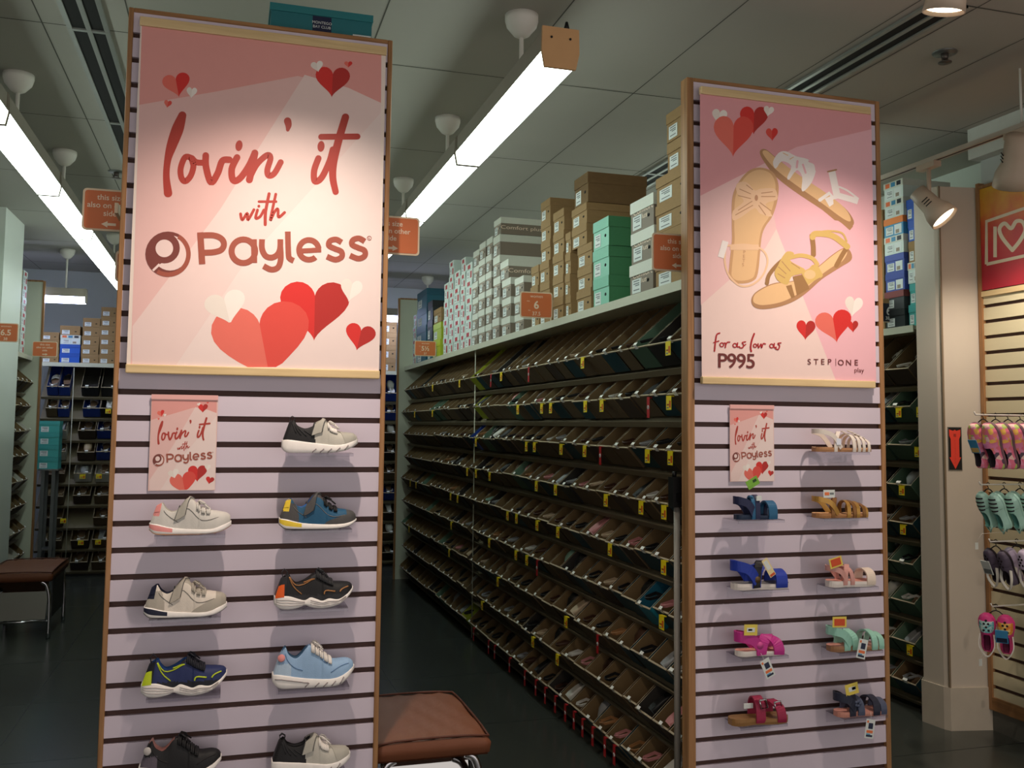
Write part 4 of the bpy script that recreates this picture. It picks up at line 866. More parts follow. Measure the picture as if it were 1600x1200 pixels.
# ------------------------------------------------------------ sneakers
def sm(name, c, r=.6, bump=.25): return pm('shoe '+name, c, r, .07, 60, bump)
RUB = sm('white rubber', (246, 240, 236), .5, .05)
WID = [(0, .085), (.05, .118), (.15, .135), (.35, .128), (.5, .14), (.68, .175), (.82, .172), (.92, .135), (.97, .09), (1, .045)]
class Upper:
    def __init__(s, L, top, st, o0, o1, wmul=1.0):
        s.L, s.o0, s.o1, s.wm = L, o0, o1, wmul
        s.top = [(p[0], p[1]) for p in catmull(top, 5)]; s.st = [(p[0], p[1]) for p in catmull(st, 5)]
    def w(s, t): return lerp(WID, t)*s.wm
    def ao(s, t):
        if t < s.o0 or t > s.o1: return .30
        u = (t-s.o0)/(s.o1-s.o0); return .30+.42*math.sin(math.pi*min(1, max(0, u)))**.45
    def open(s, t): return s.o0 < t < s.o1
    def pt(s, t, k, off=0):
        base = lerp(s.st, t)-.012; top = lerp(s.top, t); w = s.w(t)*.96; a0 = s.ao(t); h = top-base
        u = abs(k); sg = 1 if k >= 0 else -1
        if u > .4:
            a = a0+(u-.4)/.6*(math.pi/2-a0); y = w*math.sin(a)**.62; z = base+h*(max(0, math.cos(a))/math.cos(a0))**.78
            taper = 1-.22*max(0, (z-base)/max(h, .01))*(1 if t < .6 else .4); y *= taper
            if off: y += off/s.L*math.sin(a); z += off/s.L*math.cos(a)
        else:
            yr = w*math.sin(a0)**.62*(1-.22*(1 if t < .6 else .4)); q = u/.4
            if s.open(t):
                y = yr*(.9*q**.6); z = top-(h*.62)*(1-q**5)*min(1, (t-s.o0)/.03, (s.o1-t)/.05)
            else: y = yr*q; z = top+.012*(1-q*q)
            if off: z += off/s.L
        x = t+max(0, 1-t/.2)*max(0, z-.16)*.34                       # the heel counter leans forward
        return Vector((x*s.L, sg*y*s.L, z*s.L))
    def body(s, fmat):
        b = MB(); N = 84; K = [-1+2*j/48 for j in range(49)]; rows = []; ts = [.012+.976*i/N for i in range(N+1)]
        for t in ts: rows.append([s.pt(t, k) for k in K])
        n = len(K)
        for i in range(N):
            for j in range(n-1):
                t = (ts[i]+ts[i+1])/2; k = (K[j]+K[j+1])/2; p = (rows[i][j]+rows[i+1][j+1])/2
                b.add([rows[i][j], rows[i][j+1], rows[i+1][j+1], rows[i+1][j]], [(0, 1, 2, 3)], fmat(t, k, p.z/s.L), True)
        for r in (0, -1): b.add(rows[r], [tuple(range(n))], fmat(ts[r], .9, .2), True)
        return b
    def patch(s, b, t0, t1, k0, k1, off, mat, n=6, m=12):     # t0, t1 may be functions of k
        F = lambda f, k: f(k) if callable(f) else f
        A = []; 
        for j in range(m+1):
            k = k0+(k1-k0)*j/m; a, c = F(t0, k), F(t1, k); A.append([s.pt(a+(c-a)*i/n, k, off) for i in range(n+1)])
        b.grid(A, mat, True)
        for j in range(m):                                     # rim walls
            for i, e in ((0, 0), (n, 1)):
                k = k0+(k1-k0)*j/m; k2 = k0+(k1-k0)*(j+1)/m; a = F(t0 if not e else t1, k); c = F(t0 if not e else t1, k2)
                b.add([A[j][i], A[j+1][i], s.pt(c, k2, 0), s.pt(a, k, 0)], [(0, 1, 2, 3)], mat)
        for j in (0, m):
            k = k0+(k1-k0)*j/m; a, c = F(t0, k), F(t1, k)
            for i in range(n): b.add([A[j][i], A[j][i+1], s.pt(a+(c-a)*(i+1)/n, k, 0), s.pt(a+(c-a)*i/n, k, 0)], [(0, 1, 2, 3)], mat)
def sole_mesh(L, st, sb, mat, wmul=1.0, bulge=.04, z0=0, frac=(0, 1), groove=0):
    st = catmull(st, 5); sb = catmull(sb, 5); b = MB(); N = 46; rows = []
    for i in range(N+1):
        t = i/N; w = lerp(WID, t)*1.04*wmul; zt, zb = lerp(st, t), lerp(sb, t); lo = zb+(zt-zb)*frac[0]; hi = zb+(zt-zb)*frac[1]; m = lo+.36*(hi-lo)
        g = groove*math.sin(t*math.pi*18) if groove else 0; w2 = w*(1+bulge+g); r = []
        for sg in (-1, 1):
            pr = [(w*.96, hi), (w*1.005, hi-.1*(hi-lo)), (w2, m), (w*(1.0+bulge*.5), lo+.12*(hi-lo)), (w*.93, lo)]
            pr = pr if sg < 0 else pr[::-1]; r += [Vector((t*L, sg*y*L, z*L)) for y, z in pr]
        rows.append(r)
    if callable(mat): 
        n = len(rows[0])
        for i in range(N):
            for k in range(n): b.add([rows[i][k], rows[i][(k+1) % n], rows[i+1][(k+1) % n], rows[i+1][k]], [(0,1,2,3)], mat((i+.5)/N, k), True)
    else: b.grid(rows, mat, True, True)
    b.add(rows[0], [tuple(range(len(rows[0])))[::-1]], mat if not callable(mat) else mat(0, 0)); b.add(rows[-1], [tuple(range(len(rows[0])))], mat if not callable(mat) else mat(1, 0))
    return b
def sneaker(label, pxh, pxt, pyb, top, st, sb, o0, o1, fm, sole, outsole=None, strap=None, laces=None, tab=None, extra=None, wm=1.0, bulge=.04, groove=0, lining=None):
    Yc = 2.934; A = onY(pxh, pyb, Yc-.03); B = onY(pxt, pyb, Yc-.03); L = B.x-A.x; z = onY((pxh+pxt)/2, pyb, Yc-.03).z
    side = 'left' if A.x < 0 else 'right'
    acrylic_shelf((A.x+B.x)/2+.0, z-.0004, L*.86, .105, 'clear acrylic shelf under the '+' '.join(label.replace('-', ' ').split(',')[0].split()[:10]), 'acrylic shelves on the sneaker panel')
    t = thing('sneaker', label, 'sneaker', (A.x, Yc, z), 0, 'sneakers on the left panel')
    U = Upper(L, top, st, o0, o1, wm); U.body(fm).build('upper', t, weld=True)
    so = sole_mesh(L, st, sb, sole, wm, bulge, groove=groove).build('midsole', t, weld=True)
    if outsole: sole_mesh(L, [(a, lerp(sb, a)+.016) for a in [i/20 for i in range(21)]], [(a, lerp(sb, a)-.002) for a in [i/20 for i in range(21)]], outsole, wm*1.01, .01).build('outsole', t, weld=True)
    if strap:
        b = MB(); c, w, m, sl = strap; U.patch(b, lambda k: c-w/2-sl*abs(k), lambda k: c+w/2-sl*abs(k), -.80, .80, .006, m, 6, 18); so_ = b.build('strap', t); b = MB()
        for e in (-w/2, w/2): b.tube([U.pt(c+e-sl*abs(k), k, .0058) for k in [-.8+1.6*j/20 for j in range(21)]], .0011, pm('strap stitching '+m.name, tuple(int(60+.25*v) for v in (90, 90, 90)), .7), 5)
        b.build('stitching', so_)
    if laces:
        m, t0, t1, n = laces
        for i in range(n):
            tt = t0+(t1-t0)*i/(n-1); b = MB()
            for q in (0, 1): b.tube([U.pt(tt+(.022 if (q and k > 0) or (not q and k < 0) else 0), k, .004) for k in [(-.62+1.24*j/8) for j in range(9)]], .0032, m, 6)
            b.build('lace', t)
        b = MB(); p = U.pt(t0, 0, .006)
        for sg in (-1, 1): b.tube([p, p+Vector((.006, sg*.010, .004)), p+Vector((.016, sg*.018, -.002)), p+Vector((.02, sg*.010, -.005)), p], .0024, m, 6); b.tube([p, p+Vector((.02, sg*.012, -.007)), p+Vector((.032, sg*.018, -.018))], .0022, m, 6)
        b.build('lace_bow', t)
    if tab:
        b = MB(); m, hgt = tab; p = U.pt(.06, .42); p.y = 0; b.ribbon([p+Vector((0, 0, -.02)), p+Vector((-.006, 0, hgt*.6)), p+Vector((.001, 0, hgt)), p+Vector((.010, 0, hgt*.6)), p+Vector((.006, 0, -.01))], (0, 1, 0), .014, .002, m); b.build('pull_tab', t)
    if extra: extra(t, U)
    return t
def lines(t, U, name, paths, m, r=.0014):
    b = MB()
    for p in paths: b.tube([U.pt(a, k, .0008) for a, k in catmull(p, 4)], r, m, 5)
    b.build(name, t)
BLK = sm('black knit', (22, 21, 24)); GRY = sm('cool grey mesh', (190, 186, 176)); GRL = sm('grey overlay', (172, 168, 158)); LGR = sm('pale grey mesh', (206, 202, 196)); CREAM = sm('off white', (222, 212, 200)); GREI = sm('greige suede', (176, 168, 156)); NAV = sm('navy', (24, 28, 52)); NAVB = sm('navy blue mesh', (32, 44, 92)); DGR = sm('dark grey suede', (74, 72, 72)); TEALB = sm('deep blue mesh', (26, 82, 116)); PINKS = sm('pink', (232, 150, 146)); BLU = sm('sky blue mesh', (146, 178, 212)); BLUL = sm('pale blue overlay', (176, 198, 220)); LILB = sm('soft blue lining', (96, 140, 176)); YELS = sm('yellow', (232, 200, 60), .5); NEON = sm('neon lime', (196, 214, 40), .5); ORGS = sm('orange', (232, 96, 30), .5); GOLDS = sm('copper print', (168, 116, 70), .4); GUM = sm('gum rubber', (198, 142, 96)); BLUEL = sm('blue lining', (52, 98, 168)); PNKL = sm('pink lining', (206, 152, 144)); WHT = sm('white lace', (228, 222, 216)); CHAR = sm('charcoal outsole', (44, 40, 42)); MIDG = sm('mid grey', (140, 138, 138))
tA = [(0, .40), (.06, .425), (.11, .43), (.2, .36), (.30, .325), (.40, .355), (.45, .40), (.53, .425), (.585, .385), (.64, .31), (.78, .262), (.94, .245), (1, .19)]
stA = [(0, .165), (.1, .17), (.38, .135), (.69, .105), (.85, .13), (1, .19)]; sbA = [(0, .06), (.07, .004), (.3, 0), (.6, 0), (.78, .022), (.9, .065), (1, .125)]
def fA(t, k, z):
    if abs(k) < .4 and .06 < t < .56: return BLK
    return BLK if t < .40+.10*(.42-z) else GRY
def solA(t, k): return RUB
def exA(t, U):
    b = MB(); U.patch(b, lambda k: .82-.10*(1-abs(k)), .985, -.97, .97, .0016, GRL, 6, 18); b.build('toe_overlay', t)
    b = MB()
    for a in (.07, .14, .21, .28): b.tube([U.pt(a+.10*i/6, -.55-.25*i/6, .001) for i in range(7)], .0016, sm('black rib', (38, 37, 40)), 5)
    b.build('heel_rib', t)
    b = MB()
    for a in (.44, .54, .64, .75, .86): b.tube([(a*U.L, -lerp(WID, a)*1.09*U.L, (lerp(sbA, a)+.055)*U.L), ((a-.05)*U.L, -lerp(WID, a-.05)*1.07*U.L, (lerp(sbA, a-.05)+.008)*U.L)], .0018, sm('sole groove', (150, 140, 140)), 5)
    b.build('sole_groove', t)
sneaker('black and grey slip-on sneaker with grey strap, uppermost on the left panel', 440.6, 560, 707.6, tA, stA, sbA, .05, .52, fA, RUB, None, (.545, .135, GRL, .13), (WHT, .60, .68, 3), (BLK, .014), exA)
sneaker('black and grey strap sneaker, lowest in the right column, cut by photo bottom', 424, 548, 1208, tA, stA, sbA, .05, .52, fA, RUB, None, (.545, .135, GRL, .13), (WHT, .60, .68, 3), (BLK, .014), exA)
tB = [(0, .34), (.06, .375), (.12, .395), (.19, .33), (.27, .285), (.35, .325), (.41, .41), (.45, .438), (.515, .425), (.57, .365), (.62, .31), (.71, .255), (.88, .228), (.96, .20), (1, .145)]
stB = [(0, .145), (.1, .132), (.28, .086), (.5, .066), (.75, .066), (.9, .085), (1, .122)]; sbB = [(0, .062), (.07, .008), (.2, 0), (.6, 0), (.82, .018), (.93, .055), (1, .098)]
def runner(label, px, py, c, lin_, strapm, lacem, heel, plug, ext=None, out=CHAR, top=tB, st=stB):
    body, side, toe = c
    def f(t, k, z):
        if abs(k) < .4 and .05 < t < .46: return lin_
        if t < .10 and z > .24: return heel
        if t < .24-.25*max(0, z-.2) and z < .34: return side
        if t > .86: return toe
        if t > .48 and abs(k) < .5 and t < .74: return side
        return body
    def so(t, k): return RUB if t > .29 else plug if k in (1, 7) else RUB
    def ex(t, U):
        b = MB(); U.patch(b, .02, lambda k: .10-.03*(1-abs(k)), -.72, -.42, .002, heel, 4, 6); U.patch(b, .02, lambda k: .10-.03*(1-abs(k)), .42, .72, .002, heel, 4, 6); b.build('heel_tab', t)
        b = MB(); U.patch(b, lambda k: .56, lambda k: .76-.06*abs(k)*2, -.5, .5, .0014, side, 5, 12); b.build('lace_guard', t)
        for sg in (-1, 1): b = MB(); U.patch(b, lambda k: .56+.95*(1-abs(k)), .90, sg*.70, sg*.995, .0012, toe, 8, 8); b.build('mud_guard', t)
        if ext: ext(t, U)
    return sneaker(label, px[0], px[1], py, top, st, sbB, .05, .46, f, so, out, (.47, .13, strapm, .13), (lacem, .575, .70, 3), None, ex)
def dline(t, U): lines(t, U, 'seam', [[(.16, -.6), (.26, -.7), (.34, -.86)], [(.40, -.62), (.56, -.78), (.70, -.80), (.84, -.70)]], sm('seam grey', (120, 116, 112)), .0009)
runner('dark grey and blue strap sneaker with yellow heel and sole plug', (436.4, 558), 827, (TEALB, DGR, DGR), BLUEL, DGR, BLK, YELS, YELS, dline)
runner('pale grey strap sneaker with pink heel tab and gum sole', (232, 361), 835, (LGR, LGR, LGR), GRL, GRL, LGR, PINKS, PINKS, dline, GUM, [(a, b+(.035 if a > .65 else 0)) for a, b in tB], [(a, b+(.03 if a > .8 else 0)) for a, b in stB])
runner('off-white strap sneaker with navy collar and navy heel plug', (223.6, 354), 965, (CREAM, GREI, GREI), NAV, GREI, GREI, NAV, NAV, dline, CHAR, [(a, b+(.05 if a > .62 else .015)) for a, b in tB], [(a, b+(.03 if a > .8 else 0)) for a, b in stB])
tE = [(0, .36), (.08, .41), (.17, .43), (.22, .36), (.28, .315), (.38, .35), (.51, .43), (.60, .385), (.72, .315), (.88, .30), (.96, .285), (1, .24)]
stE = [(0, .15), (.09, .165), (.18, .165), (.30, .125), (.38, .105), (.45, .14), (.52, .12), (.60, .095), (.68, .125), (.80, .11), (.92, .17), (1, .245)]; sbE = [(0, .06), (.08, .01), (.2, 0), (.32, .02), (.38, .045), (.45, .02), (.55, 0), (.66, .006), (.81, .045), (.92, .12), (1, .20)]
def chunky(label, px, py, body, over, lin_, line, clip, toeline):
    def f(t, k, z):
        if abs(k) < .4 and .06 < t < .52: return lin_
        if t < .13 or z < .17 or abs(k) < .55 and t > .45 and t < .74: return over
        return body
    def ex(t, U):
        lines(t, U, 'side_stripe', [[(.16, -.52), (.24, -.66), (.34, -.86)], [(.17, -.50), (.30, -.53), (.44, -.57), (.50, -.60)], [(.36, -.46), (.44, -.53), (.50, -.60)]], line, .0018)
        lines(t, U, 'toe_stripe', [[(.62, -.90), (.64, -.83), (.76, -.80)], [(.82, -.82), (.85, -.74), (.93, -.68)]], toeline, .0022)
        b = MB(); U.patch(b, .01, lambda k: .12-.10*(1-abs(k)), -1, -.74, .003, clip, 4, 6); U.patch(b, .01, lambda k: .12-.10*(1-abs(k)), .74, 1, .003, clip, 4, 6); b.build('heel_clip', t)
        b = MB()
        for q in (.28, .5, .72):
            b.tube([(a*U.L, -lerp(WID, a)*1.105*U.L, (lerp(sbE, a)+(lerp(stE, a)-lerp(sbE, a))*q)*U.L) for a in [.02+.36*i/14 for i in range(15)]], .0011, sm('sole line', (176, 166, 164)), 5)
            b.tube([(a*U.L, -lerp(WID, a)*1.105*U.L, (lerp(sbE, a)+(lerp(stE, a)-lerp(sbE, a))*q)*U.L) for a in [.45+.45*i/14 for i in range(15)]], .0011, sm('sole line', (176, 166, 164)), 5)
        b.build('sole_ridge', t)
    return sneaker(label, px[0], px[1], py, tE, stE, sbE, .06, .52, f, RUB, None, None, (over, .53, .70, 5), (over, .022), ex, 1.02, .06, .012)
chunky('navy and black chunky sneaker with neon lines and white wavy sole', (219, 353.6), 1087, NAVB, sm('ink black', (20, 22, 34)), BLUEL, NEON, NEON, NEON)
chunky('black chunky sneaker with copper lines and orange heel clip', (428.4, 552), 950.5, BLK, sm('carbon', (40, 40, 44)), CHAR, GOLDS, ORGS, GOLDS)
tG = [(0, .40), (.05, .47), (.10, .49), (.17, .42), (.27, .355), (.34, .40), (.41, .48), (.48, .475), (.58, .40), (.71, .30), (.88, .30), (.96, .275), (1, .22)]
stG = [(0, .17), (.1, .172), (.4, .115), (.7, .10), (.86, .14), (1, .225)]; sbG = [(0, .09), (.08, .016), (.25, .002), (.6, 0), (.8, .02), (.9, .08), (1, .175)]
def smooth_sneaker(label, px, py, body, heel, lin_, lace, pull, line):
    def f(t, k, z):
        if abs(k) < .4 and .04 < t < .42: return lin_
        return heel if t < .22 and z < .30 else body
    def ex(t, U):
        lines(t, U, 'seam', [[(.10, -.60), (.22, -.72), (.36, -.88)], [(.70, -.86), (.80, -.72), (.92, -.66)], [(.58, -.62), (.62, -.66), (.66, -.62)]], line, .0012)
        b = MB()
        for a in (.44, .56, .66, .76, .86): b.tube([(a*U.L, -lerp(WID, a)*1.09*U.L, (lerp(sbG, a)+.06)*U.L), ((a-.05)*U.L, -lerp(WID, a-.05)*1.07*U.L, (lerp(sbG, a-.05)+.008)*U.L)], .0018, sm('sole groove', (150, 140, 140)), 5)
        b.tube([(a*U.L, -lerp(WID, a)*1.09*U.L, (lerp(stG, a)-.05)*U.L) for a in [.03+.4*i/10 for i in range(11)]], .0016, sm('sole groove', (150, 140, 140)), 5); b.build('sole_groove', t)
        b = MB(); p = U.pt(.06, -.70); b.lathe([(.009, -.004), (.011, .001), (.009, .003)], pull, p+Vector((-.002, -.002, 0)), 14, (-.3, -1, .25)); b.build('heel_patch', t)
    return sneaker(label, px[0], px[1], py, tG, stG, sbG, .03, .42, f, RUB, None, None, (lace, .47, .68, 5), None, ex)
smooth_sneaker('sky blue lace-up sneaker with white sole and pink heel patch', (425.3, 554), 1074, BLU, BLUL, LILB, WHT, PINKS, sm('blue seam', (100, 134, 176)))
smooth_sneaker('black lace-up sneaker with pink lining at photo bottom, lowest in left column', (215, 345), 1218, BLK, sm('violet grey', (92, 84, 96)), PNKL, BLK, sm('grey patch', (190, 184, 182)), CHAR)
# ------------------------------------------------------------ sandals
def footbed(L, th, mat, side, arch=.02, wm=1.0, heel=.02, layers=None):
    b = MB(); N = 30; rows = []
    W = [(0, .06), (.05, .115), (.15, .145), (.38, .125), (.65, .18), (.82, .185), (.93, .14), (1, .04)]
    W = catmull(W, 4)
    for i in range(N+1):
        t = i/N; w = lerp(W, t)*wm; zt = th+heel*max(0, 1-t*2.2)+arch*math.exp(-((t-.35)/.14)**2)*.35+.02*max(0, t-.8)*5*.2
        rows.append([(t*L, -w*L*.97, 0), (t*L, -w*L*1.02, zt*L*.5), (t*L, -w*L, zt*L), (t*L, -w*L*.5, (zt-.008)*L), (t*L, w*L*.5, (zt-.008)*L), (t*L, w*L, zt*L), (t*L, w*L*1.02, zt*L*.5), (t*L, w*L*.97, 0)])
    n = 8
    for i in range(N):
        for k in range(n): b.add([rows[i][k], rows[i][(k+1) % n], rows[i+1][(k+1) % n], rows[i+1][k]], [(0, 1, 2, 3)], mat if k in (2, 3, 4) else side, True)
    b.add(rows[0], [tuple(range(n))[::-1]], side); b.add(rows[-1], [tuple(range(n))], side); s = W
    return b, (lambda t: lerp(W, t)*wm*L)
def band(W, L, t0, t1, h, z0, w, m, th=.0035, tm=None):
    tm = tm if tm is not None else (t0+t1)/2; b = MB(); a, c = W(t0)+.001, W(t1)+.001
    h *= .82; p = catmull([(t0*L, -a*.99, z0-.012), (t0*L, -a*1.03, z0+.006), ((t0*.7+tm*.3)*L, -a*.82, z0+h*.72), (tm*L, 0, z0+h), ((t1*.7+tm*.3)*L, c*.82, z0+h*.72), (t1*L, c*1.03, z0+.006), (t1*L, c*.99, z0-.012)], 4)
    b.ribbon(p, (1, 0, 0), w*.86, th, m); return b
def heelband(W, L, t, z, zh, w, m, th=.003):
    b = MB(); a = W(t)
    p = catmull([(t*L, -a*1.02, z), (t*.62*L, -W(t*.6)*1.08, z+zh*.75), (.06*L, -W(.08)*.9, z+zh), (-.01*L, 0, z+zh*1.02), (.06*L, W(.08)*.9, z+zh), (t*.62*L, W(t*.6)*1.08, z+zh*.75), (t*L, a*1.02, z)], 4)
    b.ribbon(p, (0, 0, 1), w, th, m); return b
def swing(t, p, w, h, m, marks, rot, name='hang_tag', string=True):
    b = MB(); b.box((-w/2, -.0006, -h), (w/2, 0, 0), m)
    for x0, z0, x1, z1, mm in marks: b.box((x0*w-w/2, -.0012, -z1*h), (x1*w-w/2, -.0006, -z0*h), mm)
    if string: b.tube([(0, 0, -.006), (0, .002, .012), (0, .006, .022)], .0006, WHITE, 5)
    o = b.build(name, t); o.location = p; o.rotation_euler = (0, rot, 0); return o
TORG = pm('tag orange', (226, 120, 70), .5); TNAV = pm('tag navy', (36, 44, 70), .5); TBLU = pm('tag blue', (70, 150, 190), .5); TYEL = pm('tag yellow', (226, 204, 90), .5); TGRN = pm('tag green', (120, 176, 60), .5); TRED = pm('tag red', (206, 80, 40), .5)
HT = [(.1, .08, .28, .2, TORG), (.3, .2, .8, .5, TNAV), (.15, .58, .85, .72, TORG), (.15, .82, .85, .92, TNAV), (.15, .76, .6, .81, TBLU)]
def sandal(label, pxh, pxt, pyb, build, shelf_w=.178):
    Yc = 2.93; A = onY(pxh, pyb, Yc-.028); B = onY(pxt, pyb, Yc-.028); L = B.x-A.x; z = onY((pxh+pxt)/2, pyb, Yc-.028).z
    acrylic_shelf((A.x+B.x)/2, z-.0004, shelf_w, .108, 'clear acrylic shelf under the '+label.split(',')[0].split(' with ')[0], 'acrylic shelves on the sandal panel')
    t = thing('sandal', label, 'sandal', (A.x, Yc, z), 0, 'sandals on the right panel'); build(t, L); return t
def sc(n, c, r=.5, metal=0): return pm('sandal '+n, c, r, .08, 50, .15, metal)
def S1(t, L):
    f, W = footbed(L, .055, sc('tan', (206, 160, 116)), sc('tan edge', (176, 128, 88)), .02); f.build('footbed', t)
    m = sc('pearl', (226, 216, 206), .35); z = .055*L
    for a, c, h, w in ((.60, .56, .062, .016), (.68, .66, .058, .014), (.76, .76, .052, .013), (.86, .88, .04, .012)): band(W, L, a, c, h, z, w, m).build('strap', t)
    b = MB(); b.ribbon([((.56+.03*i)*L, -.02+.005*(i % 2), z+.062-.0028*i) for i in range(11)], (0, 1, 0), .012, .003, m); b.ribbon([((.56+.03*i)*L, .02, z+.06-.0028*i) for i in range(11)], (0, 1, 0), .012, .003, m); b.build('strap', t)
    heelband(W, L, .40, z, .058, .016, m).build('heel_strap', t); band(W, L, .30, .50, .07, z, .015, m, tm=.44).build('ankle_strap', t)
    b = MB(); b.box((.30*L, -W(.3)-.006, z+.012), (.38*L, -W(.3)-.001, z+.034), CHROME); b.build('buckle', t)
def S3(t, L):
    f, W = footbed(L, .06, sc('tan', (206, 160, 116)), sc('cork', (170, 120, 74)), .02); f.build('footbed', t)
    m = sc('gold leather', (188, 144, 74), .35, .5); m2 = sc('bronze', (140, 98, 56), .4, .4); z = .06*L
    for a, c, h, w, q in ((.56, .62, .055, .017, m), (.66, .60, .055, .016, m2), (.72, .78, .050, .016, m), (.84, .78, .044, .016, m2), (.9, .9, .034, .014, m)): band(W, L, a, c, h, z, w, q).build('strap', t)
    heelband(W, L, .38, z, .052, .018, m).build('heel_strap', t); band(W, L, .28, .44, .066, z, .017, m2, tm=.40).build('ankle_strap', t)
    swing(t, (.20*L, -.03, z+.085), .046, .027, PAPER, [(.1, .3, .5, .7, TORG), (.55, .35, .9, .6, INK)], 0, 'sale_sticker', False)
def S2(t, L):
    m = sc('navy webbing', (30, 36, 72)); m2 = sc('blue web', (32, 92, 130)); f, W = footbed(L, .085, sc('navy bed', (24, 40, 72)), sc('deep navy sole', (20, 40, 66)), .03); f.build('footbed', t); z = .085*L
    band(W, L, .80, .80, .056, z, .038, m2, .006).build('strap', t); band(W, L, .84, .84, .050, z, .016, m, .007).build('strap', t)
    band(W, L, .42, .44, .078, z, .036, m2, .006).build('strap', t); band(W, L, .46, .48, .08, z, .020, m, .007).build('strap', t); heelband(W, L, .40, z, .05, .026, m, .006).build('heel_strap', t)
    b = MB(); b.box((.43*L, -.026, z+.050), (.55*L, -.020, z+.066), PAPER); b.build('white_patch', t)
    swing(t, (.26*L, -.034, z+.125), .048, .03, TGRN, [(.55, .25, .85, .55, pm('tag dark green', (40, 70, 30), .5)), (.1, .6, .5, .75, TGRN)], -.5, 'sale_sticker', False)
def S4(t, L):
    m = sc('royal blue', (30, 56, 160)); k = sc('black neoprene', (20, 20, 26)); f, W = footbed(L, .085, sc('grey bed', (110, 108, 108)), sc('white sole', (222, 214, 208)), .02); f.build('footbed', t); z = .085*L
    band(W, L, .78, .80, .052, z, .05, m, .006).build('strap', t); band(W, L, .36, .54, .088, z, .03, k, .006, .5).build('strap', t); band(W, L, .36, .36, .075, z, .036, m, .005, .52).build('strap', t); heelband(W, L, .38, z+.006, .055, .034, m, .006).build('heel_strap', t)
    b = MB(); b.lathe([(.011, 0), (.011, .002)], sc('round badge', (90, 70, 40)), (.37*L, -W(.37)-.004, z+.016), 16, (0, -1, 0)); b.build('badge', t)
    swing(t, (.45*L, -.045, z+.085), .024, .066, pm('tag cream', (232, 214, 160), .5), [(.15, .1, .8, .6, PAPER), (.1, .85, .9, .97, TRED)], -.55, 'hang_tag', False)
def S5(t, L):
    m = sc('pink strap', (206, 152, 144)); w = sc('white strap', (232, 216, 200)); f, W = footbed(L, .10, sc('pink bed', (216, 150, 136)), sc('white sole', (222, 214, 208)), .02); f.build('footbed', t); z = .10*L
    band(W, L, .82, .82, .048, z, .040, w, .005).build('strap', t); band(W, L, .45, .30, .062, z, .018, m, .004, .34).build('strap', t); band(W, L, .30, .45, .066, z, .020, m, .004, .42).build('strap', t); heelband(W, L, .34, z, .045, .018, m).build('heel_strap', t)
    swing(t, (.06*L, -.03, z+.085), .052, .034, TYEL, [(.12, .12, .88, .85, TRED)], -.25, 'sale_sticker', False)
def S6(t, L):
    m = sc('magenta', (190, 50, 138)); f, W = footbed(L, .085, sc('pink bed', (216, 130, 172)), sc('white sole', (222, 214, 208)), .02); f.build('footbed', t); z = .085*L
    band(W, L, .46, .80, .056, z, .042, m, .006, .66).build('strap', t); band(W, L, .80, .52, .052, z, .044, m, .006, .64).build('strap', t); heelband(W, L, .46, z+.008, .04, .034, m, .006).build('heel_strap', t)
    b = MB(); b.lathe([(.012, 0), (.012, .0035)], sc('magenta button', (206, 80, 150)), (.42*L, -W(.42)-.003, z+.02), 16, (0, -1, 0)); b.build('button', t)
    swing(t, (.22*L, -.03, z+.092), .05, .036, TYEL, [(.2, .3, .8, .7, PAPER), (.3, .42, .6, .58, TNAV)], .05, 'sale_sticker', False); swing(t, (.40*L, -.058, -.004), .036, .064, PAPER, HT, -.42)
def S7(t, L):
    m = sc('mint', (150, 204, 186)); f, W = footbed(L, .075, sc('pink bed', (206, 160, 150)), sc('tan sole', (150, 110, 78)), .02); f.build('footbed', t); z = .075*L
    band(W, L, .74, .72, .058, z, .026, m, .006).build('strap', t); band(W, L, .88, .86, .046, z, .024, m, .006).build('strap', t); band(W, L, .42, .26, .062, z, .028, m, .005, .34).build('strap', t); band(W, L, .26, .42, .066, z, .028, m, .005, .34).build('strap', t); heelband(W, L, .34, z+.004, .05, .028, m, .005).build('heel_strap', t)
    swing(t, (.12*L, -.03, z+.105), .056, .036, TYEL, [(.12, .2, .88, .85, TRED)], .03, 'sale_sticker', False); swing(t, (.48*L, -.058, z+.03), .036, .066, PAPER, HT, .25)
def S8(t, L):
    m = sc('cerise', (150, 34, 70)); f, W = footbed(L, .085, sc('brown bed', (134, 98, 58)), sc('cork sole', (142, 104, 60)), .03); f.build('footbed', t); z = .085*L
    band(W, L, .46, .48, .082, z, .040, m, .005, .46).build('strap', t); band(W, L, .80, .80, .062, z, .038, m, .005, .72).build('strap', t)
    for a, h in ((.50, .050), (.76, .040)):
        b = MB(); c = Vector((a*L, -.030, z+h)); d = Vector((.25, 0, -1)).normalized(); e = Vector((1, 0, .1)).normalized()
        c += Vector((0, -.004, 0)); q = [c-e*.012-d*.014, c+e*.012-d*.014, c+e*.012+d*.014, c-e*.012+d*.014]; b.tube(q+[q[0]], .0028, CHROME, 6); b.build('buckle', t)
    b = MB(); b.box((.24*L, -.004, z+.03), (.40*L, .0, z+.046), PAPER); o = b.build('size_sticker', t)
